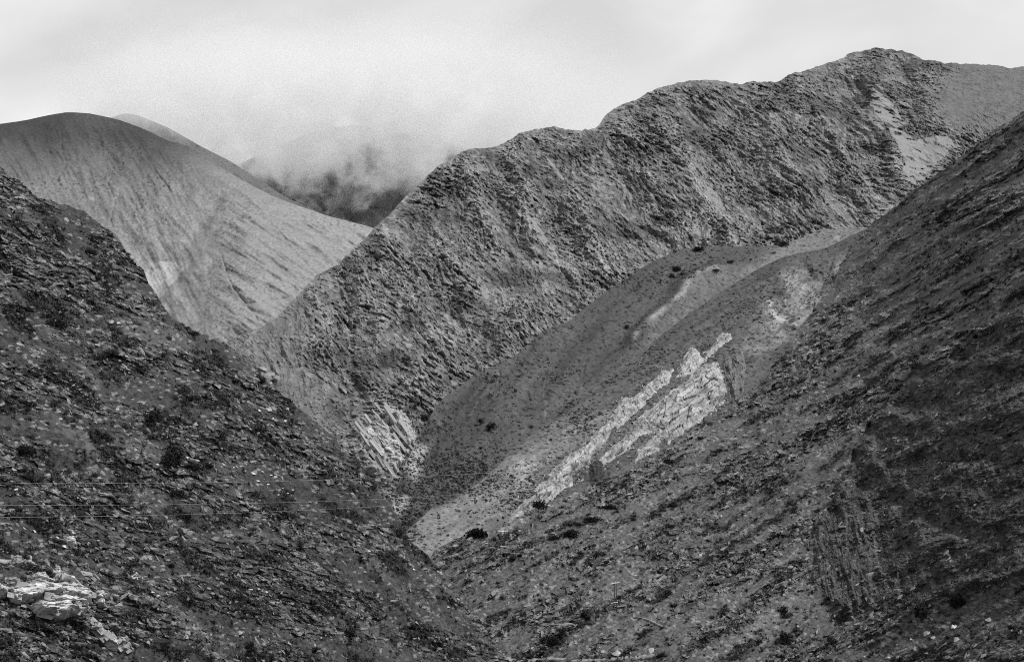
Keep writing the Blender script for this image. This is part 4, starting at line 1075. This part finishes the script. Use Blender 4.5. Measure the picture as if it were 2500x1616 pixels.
BB = [(LH, 420, 1168, 62, 92, 'tall black leafy tree on the left hillside above the wires', 'tree', 'tree', 900),
      (RH, 1168, 1310, 66, 34, 'low wide black bush on the rim beside the pale lower spur', 'bush', 'bush', 700),
      (RH, 1314, 1252, 44, 38, 'dark tree standing against the foot of the pale fin', 'tree', 'tree', 700),
      (RH, 1630, 1130, 34, 24, 'dark round bush at the lower edge of the pale fin', 'bush', 'bush', 400),
      (SP, 1198, 1056, 36, 32, 'larger of two adjoining dark trees on the lower middle spur', 'tree', 'tree', 500),
      (SP, 1174, 1038, 24, 20, 'smaller of two adjoining dark trees on the lower middle spur', 'tree', 'tree', 350),
      (SP, 1030, 1030, 34, 36, 'dark tree on the edge of the banded pale slab', 'tree', 'tree', 500),
      (SP, 1650, 664, 32, 24, 'tallest bush of the dark clump high on the middle spur', 'bush', 'bush', 450),
      (SP, 1640, 678, 26, 16, 'low left bush of the dark clump high on the middle spur', 'bush', 'bush', 300),
      (SP, 1667, 672, 20, 14, 'small right bush of the dark clump high on the middle spur', 'bush', 'bush', 300),
      (SP, 1707, 614, 40, 18, 'dark flat bush on the crest of the middle spur', 'bush', 'bush', 450),
      (SP, 1907, 602, 44, 17, 'long dark bush at the right end of the spur crest', 'bush', 'bush', 450),
      (SP, 1785, 642, 26, 14, 'dark bush in the hollow just above the pale knoll', 'bush', 'bush', 300),
      (SP, 1747, 662, 28, 12, 'dark bush sitting on top of the pale knoll', 'bush', 'bush', 300),
      (SP, 1832, 636, 14, 9, 'small dark bush right of the hollow on the spur', 'bush', 'bush', 200),
      (SP, 1889, 620, 18, 10, 'small dark bush below the long crest bush', 'bush', 'bush', 200),
      (SP, 1530, 803, 20, 18, 'lone dark bush in the middle of the smooth spur slope', 'bush', 'bush', 300),
      (SP, 1117, 1112, 18, 14, 'dark bush low on the spur beside the scree strip', 'bush', 'bush', 200),
      (SP, 1172, 1098, 18, 14, 'dark bush low on the spur right of the scree strip', 'bush', 'bush', 200),
      (SP, 1296, 1043, 22, 10, 'low dark bush at the foot of the brushy spur slope', 'bush', 'bush', 200),
      (FS, 2037, 690, 22, 28, 'dark bush in the narrow gully beside the right hillside', 'bush', 'bush', 350),
      (RH, 1395, 1312, 70, 34, 'widest dark thicket on the slope below the pale fin', 'bush', 'bush', 700),
      (RH, 1352, 1318, 40, 20, 'lower left dark thicket on the slope below the fin', 'bush', 'bush', 400),
      (RH, 1445, 1276, 60, 26, 'middle dark thicket on the slope below the fin', 'bush', 'bush', 600),
      (RH, 1492, 1242, 50, 20, 'upper right dark thicket on the slope below the fin', 'bush', 'bush', 500),
      (RH, 1340, 1575, 50, 44, 'black bush in a hollow of the bank under the footpath', 'bush', 'bush', 600),
      (RH, 1368, 1552, 44, 34, 'dark bush right of the hollow under the footpath', 'bush', 'bush', 500),
      (RH, 2250, 1510, 62, 66, 'large black feathery bush at the foot of the scarp', 'bush', 'bush', 800),
      (RH, 2340, 1480, 56, 46, 'grey feathery bush right of the large black one', 'bush', 'bush', 600),
      (RH, 1912, 1500, 30, 44, 'narrow dark bush on the low bank left of the scarp', 'bush', 'bush', 400),
      (RH, 1915, 1570, 44, 50, 'dark bush near the bottom edge left of the scarp', 'bush', 'bush', 500),
      (RH, 2030, 1575, 40, 34, 'dark bush beside a rock hole near the bottom edge', 'bush', 'bush', 450),
      (LH, 60, 1110, 60, 44, 'dark bush at the left picture edge above the wires', 'bush', 'bush', 500),
      (LH, 130, 800, 70, 36, 'dark bush high on the left hillside near the picture edge', 'bush', 'bush', 500),
      (LH, 470, 820, 40, 24, 'dark bush on the skyline of the left hillside', 'bush', 'bush', 400),
      (LH, 635, 935, 34, 34, 'dark bush on the skyline above the pale rounded stones', 'bush', 'bush', 400),
      (LH, 735, 1345, 24, 50, 'narrow black bush in a cleft of the left hillside', 'bush', 'bush', 400),
      (LH, 610, 1590, 50, 46, 'dark bush at the bottom of the left hillside', 'bush', 'bush', 500),
      (LH, 850, 1560, 34, 46, 'black bush at the bottom end of the left hillside', 'bush', 'bush', 450)]
for k, (q, px, py, w_, h_, lab, nm, ct, nl) in enumerate(BB):
    big_bush(q, px, py, w_, h_, lab, nm, ct, nl, seed=k, trunk=0.22 if nm == 'tree' else 0.02)

# ---- single boulders
bl_w = [hull_mesh('boulder', M_white, 14, 700 + k, 0.6, 1.3) for k in range(5)]
bl_g = [hull_mesh('boulder', M_stone, 16, 720 + k, 0.65, 1.35) for k in range(5)]
BD = [(LH, 655, 1000, 24, 0, 'largest pale rounded boulder near the left skyline'), (LH, 632, 1002, 11, 0, 'small pale boulder just left of the largest skyline boulder'), (LH, 667, 1022, 10, 0, 'small white stone under the largest skyline boulder'),
      (LH, 697, 1028, 15, 0, 'flat white stone right of the skyline boulders'), (LH, 722, 1042, 10, 1, 'grey stone furthest right of the skyline boulders'),
      (LH, 268, 786, 22, 0, 'bright white rock high on the left hillside'), (LH, 288, 792, 16, 0, 'white rock touching the bright one high on the left hillside'),
      (LH, 385, 1135, 11, 0, 'white stone left of the tall black tree'), (LH, 448, 1148, 8, 0, 'small white stone right of the tall black tree'), (LH, 147, 1024, 16, 1, 'square pale block on the left hillside above the wires'),
      (LH, 117, 1160, 16, 1, 'grey leaning slab just above the top wire'), (LH, 700, 880, 12, 1, 'grey slab near the gap in the left skyline'),
      (LH, 560, 1470, 16, 1, 'rounded grey boulder low on the left hillside'), (LH, 585, 1545, 18, 1, 'grey upright boulder near the bottom left slope'), (LH, 420, 1522, 20, 1, 'grey boulder right of the white outcrop'),
      (LH, 455, 1555, 18, 1, 'pale slab below the grey boulder right of the white outcrop'), (LH, 535, 1460, 10, 0, 'white stone low on the left hillside'),
      (LH, 1094, 1482, 12, 0, 'white stone on the left hillside near the valley gap'), (LH, 1252, 1600, 26, 1, 'pale boulder at the valley bottom between the hillsides'),
      (RH, 2330, 1532, 24, 0, 'bright white boulder in the rubble lower right'), (RH, 2333, 1562, 24, 1, 'grey block under the bright white boulder lower right'), (RH, 2262, 1548, 26, 1, 'grey boulder left of the bright white boulder'),
      (RH, 2280, 1558, 16, 1, 'small grey boulder between two boulders lower right'), (RH, 2405, 1560, 22, 1, 'grey boulder right of the bright white boulder'), (RH, 2415, 1515, 20, 1, 'grey boulder at the foot of the pale earth bank'),
      (RH, 2495, 1545, 20, 1, 'grey boulder at the right picture edge'), (RH, 2225, 1560, 12, 0, 'small white stone left of the grey boulders'), (RH, 2470, 1540, 9, 0, 'small white stone near the right edge'),
      (RH, 2170, 1605, 14, 0, 'white stone at the bottom edge under the scarp'), (RH, 2195, 1605, 18, 1, 'grey slab at the bottom edge under the scarp'), (RH, 2112, 1602, 10, 0, 'small white stone at the bottom edge left of the slab'),
      (RH, 1945, 1412, 14, 0, 'white slab lying left of the scarp edge'), (RH, 1710, 1355, 12, 0, 'white stone in the middle of the right hillside'), (RH, 2290, 700, 9, 0, 'white stone high on the right hillside'),
      (RH, 2467, 700, 12, 0, 'white flat stone near the right edge high up'), (RH, 2470, 597, 12, 1, 'grey stone near the right edge below the crest'), (RH, 2097, 918, 12, 0, 'white stone on the right hillside near the pale gully'),
      (RH, 2012, 945, 10, 0, 'white stone on the right hillside right of the fin'), (RH, 2170, 912, 10, 0, 'white flat stone on the right hillside above the scarp'), (RH, 2370, 1000, 18, 1, 'pale grey boulder inside the scarp'),
      (RH, 1553, 1404, 10, 0, 'white stone right of the second power pole'), (RH, 1590, 1590, 30, 1, 'pale slab beside the two walkers'), (RH, 1505, 1596, 26, 1, 'pale slab left of the two walkers'), (RH, 1472, 1592, 16, 1, 'small pale slab further left of the walkers'),
      (MT, 607, 868, 34, 1, 'highest pale slab behind the left skyline'), (MT, 640, 903, 30, 1, 'second pale slab behind the left skyline'), (MT, 664, 915, 26, 1, 'third pale slab behind the left skyline'), (MT, 676, 925, 26, 1, 'fourth pale slab behind the left skyline'),
      (MT, 655, 920, 26, 1, 'pale slab beneath the third one behind the left skyline')]
wl = [(458, 1118), (478, 1124), (510, 1130), (522, 1136), (546, 1134), (570, 1142), (595, 1150), (618, 1158), (640, 1152), (660, 1160), (672, 1165), (630, 1176), (655, 1182), (690, 1192), (700, 1205), (715, 1196), (680, 1208), (38, 1196), (42, 1208), (60, 1290), (82, 1296),
      (140, 1312), (158, 1335), (180, 1300), (200, 1430), (352, 1450), (370, 1446), (385, 1455), (405, 1448), (590, 1430), (610, 1440), (632, 1438), (650, 1445), (280, 1480), (900, 1345), (930, 1362), (1000, 1380), (1010, 1390), (890, 1395)]
for (q, px, py, w_, g_, lab) in BD:
    p_, N = find(q, px, py); mp = np.linalg.norm(p_) / F
    o = link('boulder', (bl_g if g_ else bl_w)[rng.integers(0, 5)])
    r = w_ * mp / 2.4
    o.location = p_ - N * r * 0.1 + np.array([0, 0, r * 0.25]); o.scale = (r, r, r)
    m = Vector(N).to_track_quat('Z', 'Y').to_euler(); o.rotation_euler = (m.x * 0.5, rng.normal(0.25 if q is not RH else -0.25, 0.15), rng.uniform(-0.5, 0.5))
    tag(o, lab, 'boulder')
for (px, py) in wl:
    p_, N = find(LH, px, py); mp = np.linalg.norm(p_) / F
    o = link('boulder', bl_w[rng.integers(0, 5)])
    r = rng.uniform(7, 15) * mp / 2.4
    o.location = p_ + np.array([0, 0, r * 0.2]); o.scale = (r * rng.uniform(1, 1.5), r, r * rng.uniform(0.5, 0.9)); o.rotation_euler = (0.5, rng.normal(0.35, 0.2), rng.uniform(-0.4, 0.4))
    where = 'trailing right from the tall black tree' if 450 < px < 720 and py < 1215 else ('low on the slope right of the white outcrop' if px > 250 else 'around the white outcrop at the left edge')
    if px > 800: where = 'near the lower skyline of the left hillside'
    tag(o, 'x', 'boulder', 'white stones ' + where); ranked(o, 'angular white stone', px, where)

for (key, text), lst in RANK.items():
    lst.sort(key=lambda e_: e_[0])
    for n_, (px, ob) in enumerate(lst):
        ob['label'] = ordinal(n_ + 1) + ' ' + key + ' from the left ' + text
# ---- footpath and road
def ribbon(name, q, pts, width, lift, tone, mat):
    t = np.linspace(0, len(pts) - 1, (len(pts) - 1) * 10 + 1)
    x = np.interp(t, np.arange(len(pts)), [a for a, b in pts]); y = np.interp(t, np.arange(len(pts)), [b for a, b in pts])
    c = np.array([find(q, a, b)[0] for a, b in zip(x, y)])
    for k in range(3): c[:, k] = gsmooth(c[:, k], 3)
    d = np.gradient(c, axis=0); d /= np.linalg.norm(d, axis=1, keepdims=True)
    nrm = np.array([0, -0.75, 0.66])
    side = np.cross(d, nrm); side /= np.linalg.norm(side, axis=1, keepdims=True)
    c = c + nrm * lift
    wv = width * (1 + 0.25 * rng.normal(0, 1, len(c)))[:, None] / 2
    A = c + side * wv; Bm = c - side * wv; C = Bm - nrm * (lift + 0.8); Dm = A - nrm * (lift + 0.8)
    n_ = len(c); V = np.concatenate([Dm, A, c + nrm * 0.05, Bm, C])
    f = []
    for r_ in range(4):
        a = np.arange(n_ - 1) + r_ * n_
        f.append(np.stack([a, a + 1, a + 1 + n_, a + n_], -1))
    o = link(name, mesh_from(name, V, np.concatenate(f), mat, np.full(len(V), tone)))
    o['kind'] = 'structure'
    return o
ribbon('footpath', RH, [(1280, 1527), (1300, 1524), (1325, 1523), (1360, 1526), (1392, 1523), (1405, 1527)], 0.42, 0.30, 0.17, M_near)
ribbon('footpath', RH, [(1545, 1506), (1565, 1508), (1590, 1516), (1622, 1533)], 0.42, 0.30, 0.17, M_near)
ribbon('road', RH, [(1225, 1612), (1290, 1614), (1340, 1607), (1400, 1612), (1470, 1612), (1520, 1608), (1560, 1604), (1610, 1600)], 0.9, 0.2, 0.19, M_near)

# ---- power poles and wires
def bar(p0, p1, w_):
    return tube(p0, p1, w_, w_, 6)
def pole(px, py, h, arm, legs, low, label):
    p_, N = find(RH, px, py)
    e = bpy.data.objects.new('power_pole', None); col.objects.link(e); e.location = p_; e.empty_display_size = 0.5
    def part(name, vf, m):
        return link(name, mesh_from(name, vf[0], vf[1], m), e)
    part('post', bar((0, 0, -0.8), (0.05, 0, h), 0.13), M_wood)
    part('post', bar((legs, 0.2, -0.8), (legs - 0.15, 0.2, h), 0.10), M_wood)
    a = part('crossarm', bar((legs / 2 - arm / 2, -0.15, h - 0.15), (legs / 2 + arm / 2, -0.15, h + 0.05), 0.10), M_lightwood)
    part('brace', bar((-0.2, -0.12, low), (legs + 0.25, -0.12, low), 0.09), M_lightwood)
    for k in (-0.46, 0.0, 0.46):
        v, f = join([tube((0, 0, 0), (0, 0, 0.16), 0.03, 0.09), tube((0, 0, 0.16), (0, 0, 0.34), 0.09, 0.04)])
        v = v + np.array([legs / 2 + arm * k, -0.15, h - 0.05])
        link('insulator', mesh_from('insulator', v, f, M_lightwood), e).parent = e
    return tag(e, label, 'power pole')
pole(1221, 1378, 8.2, 2.5, 1.1, 4.4, 'wooden double power pole with pale crossarm below the rim bush')
pole(1499, 1492, 6.8, 1.8, 0.6, 2.2, 'shorter wooden power pole in the scrub above the footpath')

def wire(pts, d0, d1, label):
    xs = [a for a, b in pts]; ys = [b for a, b in pts]
    c = np.polyfit(xs, ys, 3)
    x = np.linspace(-160, xs[-1], 90)
    y = np.polyval(c, np.clip(x, 0, None)); y = np.where(x < 0, ys[0] - 0.004 * x, y)
    inv = 1 / d0 + (1 / d1 - 1 / d0) * (x / xs[-1])
    P_ = unproj(x, y, 1 / inv)
    d = np.gradient(P_, axis=0); d /= np.linalg.norm(d, axis=1, keepdims=True)
    u = np.cross(d, (0, 0, 1.0)); u /= np.linalg.norm(u, axis=1, keepdims=True); v = np.cross(d, u)
    r = 0.007
    rings = [P_ + r * (math.cos(a) * u + math.sin(a) * v) for a in np.linspace(0, 2 * np.pi, 5)[:-1]]
    V = np.concatenate(rings); n_ = len(x); f = []
    for k in range(4):
        a = np.arange(n_ - 1) + k * n_; b = np.arange(n_ - 1) + ((k + 1) % 4) * n_
        f.append(np.stack([a, a + 1, b + 1, b], -1))
    return tag(link('power_wire', mesh_from('power_wire', V, np.concatenate(f), M_wire)), label, 'power wire', 'power wires across the valley')
wire([(0, 1178), (465, 1178), (880, 1168), (1400, 1140), (1893, 1090)], 235, 520, 'topmost thin power wire crossing the left hillside')
wire([(0, 1233), (470, 1231), (800, 1222), (1110, 1207), (1540, 1166), (1893, 1108)], 235, 520, 'middle thin power wire crossing the left hillside')
wire([(0, 1262), (350, 1259), (800, 1241), (1110, 1222), (1450, 1188), (1893, 1118)], 238, 520, 'lowest thin power wire crossing the left hillside')

# ---- two walkers on the road
def walker(px, py, facing, stride, label, carry):
    p_, N = find(RH, px, py)
    e = bpy.data.objects.new('person', None); col.objects.link(e); e.location = p_ + np.array([0, -0.4, 0.12]); e.rotation_euler = (0, 0, facing); e.empty_display_size = 0.3
    s = stride
    J = {'pel': (0, 0, 0.95, 0.15), 'bel': (0, 0.01, 1.12, 0.135), 'che': (0, 0.03, 1.33, 0.165), 'nek': (0, 0.04, 1.50, 0.06), 'hd1': (0, 0.06, 1.60, 0.085), 'hd2': (0, 0.06, 1.70, 0.095), 'nos': (0, 0.15, 1.635, 0.02),
         'hl': (-0.10, 0, 0.90, 0.10), 'kl': (-0.11, 0.20 * s, 0.50, 0.065), 'al': (-0.11, 0.16 * s, 0.09, 0.045), 'tl': (-0.12, 0.16 * s + 0.17, 0.04, 0.035),
         'hr': (0.10, 0, 0.90, 0.10), 'kr': (0.11, -0.05 * s, 0.50, 0.065), 'ar': (0.11, -0.36 * s, 0.12, 0.045), 'tr': (0.12, -0.36 * s + 0.15, 0.04, 0.035),
         'sl': (-0.20, 0.03, 1.42, 0.07), 'el': (-0.25, -0.10 * s, 1.14, 0.05), 'wl': (-0.24, 0.05, 0.90, 0.035), 'fl': (-0.24, 0.10, 0.80, 0.035),
         'sr': (0.20, 0.03, 1.42, 0.07), 'er': (0.25, 0.10 * s, 1.15, 0.05), 'wr': (0.23, 0.26 * s, 0.95, 0.035), 'fr': (0.22, 0.33 * s, 0.88, 0.035)}
    E = ['pel bel', 'bel che', 'che nek', 'nek hd1', 'hd1 hd2', 'hd1 nos', 'pel hl', 'hl kl', 'kl al', 'al tl', 'pel hr', 'hr kr', 'kr ar', 'ar tr', 'che sl', 'sl el', 'el wl', 'wl fl', 'che sr', 'sr er', 'er wr', 'wr fr']
    nm = list(J)
    me = bpy.data.meshes.new('body'); me.from_pydata([J[k][:3] for k in nm], [tuple(nm.index(x) for x in q.split()) for q in E], [])
    b = link('body', me, e); me.materials.append(M_cloth)
    sk = b.modifiers.new('skin', 'SKIN'); sb = b.modifiers.new('sub', 'SUBSURF'); sb.levels = sb.render_levels = 2
    if not me.skin_vertices: me.skin_vertices.new() if hasattr(me.skin_vertices, 'new') else None
    if me.skin_vertices:
        for k, n_ in enumerate(nm):
            me.skin_vertices[0].data[k].radius = (J[n_][3],) * 2
            me.skin_vertices[0].data[k].use_root = (n_ == 'pel')
    v, f = leaves(0, 90, (0.11, 0.11, 0.10), 0.07, 5, 9); v[:, 2] += 1.66; v[:, 1] += 0.03
    link('hair', mesh_from('hair', v, f, M_cloth), e)
    if carry:
        c = bmesh.new(); bmesh.ops.create_cube(c, size=1.0); bmesh.ops.scale(c, vec=(0.26, 0.16, 0.36), verts=c.verts); bmesh.ops.bevel(c, geom=c.edges[:], offset=0.05, segments=2, affect='EDGES')
        bmesh.ops.translate(c, vec=(0.30, 0.1, 1.20), verts=c.verts)
        m2 = bpy.data.meshes.new('bundle'); c.to_mesh(m2); c.free(); m2.materials.append(M_pack)
        o = link('bundle', m2); o.location = e.location; o.rotation_euler = e.rotation_euler
        tag(o, 'small pale bundle carried by the right walker', 'bundle')
    return tag(e, label, 'person')
walker(1523, 1611, 0.3, 0.5, 'left of two people in dark clothes by the road below', False)
walker(1536, 1608, -1.0, 1.0, 'right of two people, dark clothes, striding along the road', True)

# ---- cloud bank over the far mountains
def cloud(name, lo, hi, base_z, label, rag_amp, top_fade, side, front, dens):
    bm = bmesh.new(); bmesh.ops.create_cube(bm, size=1.0)
    me = bpy.data.meshes.new(name); bm.to_mesh(me); bm.free()
    o = link(name, me); lo, hi = np.array(lo, float), np.array(hi, float)
    o.location = (lo + hi) / 2; o.scale = hi - lo
    m = bpy.data.materials.new('cloud_vapour'); m.use_nodes = True; t = m.node_tree; t.nodes.clear()
    out = t.nodes.new('ShaderNodeOutputMaterial'); pv = t.nodes.new('ShaderNodeVolumePrincipled')
    pv.inputs['Color'].default_value = (0.90, 0.90, 0.90, 1); pv.inputs['Anisotropy'].default_value = 0.15
    ge = t.nodes.new('ShaderNodeNewGeometry'); sx = t.nodes.new('ShaderNodeSeparateXYZ')
    t.links.new(ge.outputs['Position'], sx.inputs[0])
    no = t.nodes.new('ShaderNodeTexNoise'); no.inputs['Scale'].default_value = 0.0068; no.inputs['Detail'].default_value = 6.0; no.inputs['Roughness'].default_value = 0.62
    no.inputs['Distortion'].default_value = 0.3
    t.links.new(ge.outputs['Position'], no.inputs['Vector'])
    def math_(op, a, b, clamp=False):
        n_ = t.nodes.new('ShaderNodeMath'); n_.operation = op; n_.use_clamp = clamp
        for k, v in enumerate((a, b)):
            if isinstance(v, (int, float)): n_.inputs[k].default_value = v
            else: t.links.new(v, n_.inputs[k])
        return n_.outputs[0]
    # height above the cloud base, raggedness from the noise; thins out towards the box sides and top
    def ramp(v, v0, v1):
        return math_('MINIMUM', math_('MAXIMUM', math_('DIVIDE', math_('SUBTRACT', v, v0), v1 - v0), 0.0), 1.0)
    hgt = math_('DIVIDE', math_('SUBTRACT', sx.outputs['Z'], base_z), 130.0)
    rag = math_('MULTIPLY', math_('SUBTRACT', no.outputs['Fac'], 0.5), rag_amp)
    dn = math_('MINIMUM', math_('MAXIMUM', math_('ADD', hgt, rag), 0.0), 1.0)
    top = ramp(sx.outputs['Z'], hi[2] - 20, hi[2] - top_fade)
    lft = ramp(sx.outputs['X'], lo[0] + 20, lo[0] + side); rgt = ramp(sx.outputs['X'], hi[0] - 20, hi[0] - side)
    frt = ramp(sx.outputs['Y'], lo[1] + 10, lo[1] + front)
    dn = math_('MULTIPLY', math_('MULTIPLY', dn, top), math_('MULTIPLY', math_('MULTIPLY', lft, rgt), frt))
    t.links.new(math_('MULTIPLY', dn, dens), pv.inputs['Density'])
    t.links.new(pv.outputs[0], out.inputs['Volume'])
    me.materials.append(m)
    return tag(o, label, 'cloud', kind='stuff')
cloud('cloud', (-1500, 5950, 1150), (420, 7350, 1800), 1455.0, 'grey cloud bank hanging over the far dark mountain', 17.0, 330.0, 500.0, 420.0, 0.0085)
cloud('cloud', (-1330, 5330, 1190), (-780, 5880, 1430), 1290.0, 'thin wisp of cloud clinging to the ridge behind the pale hill', 7.0, 120.0, 200.0, 120.0, 0.008)
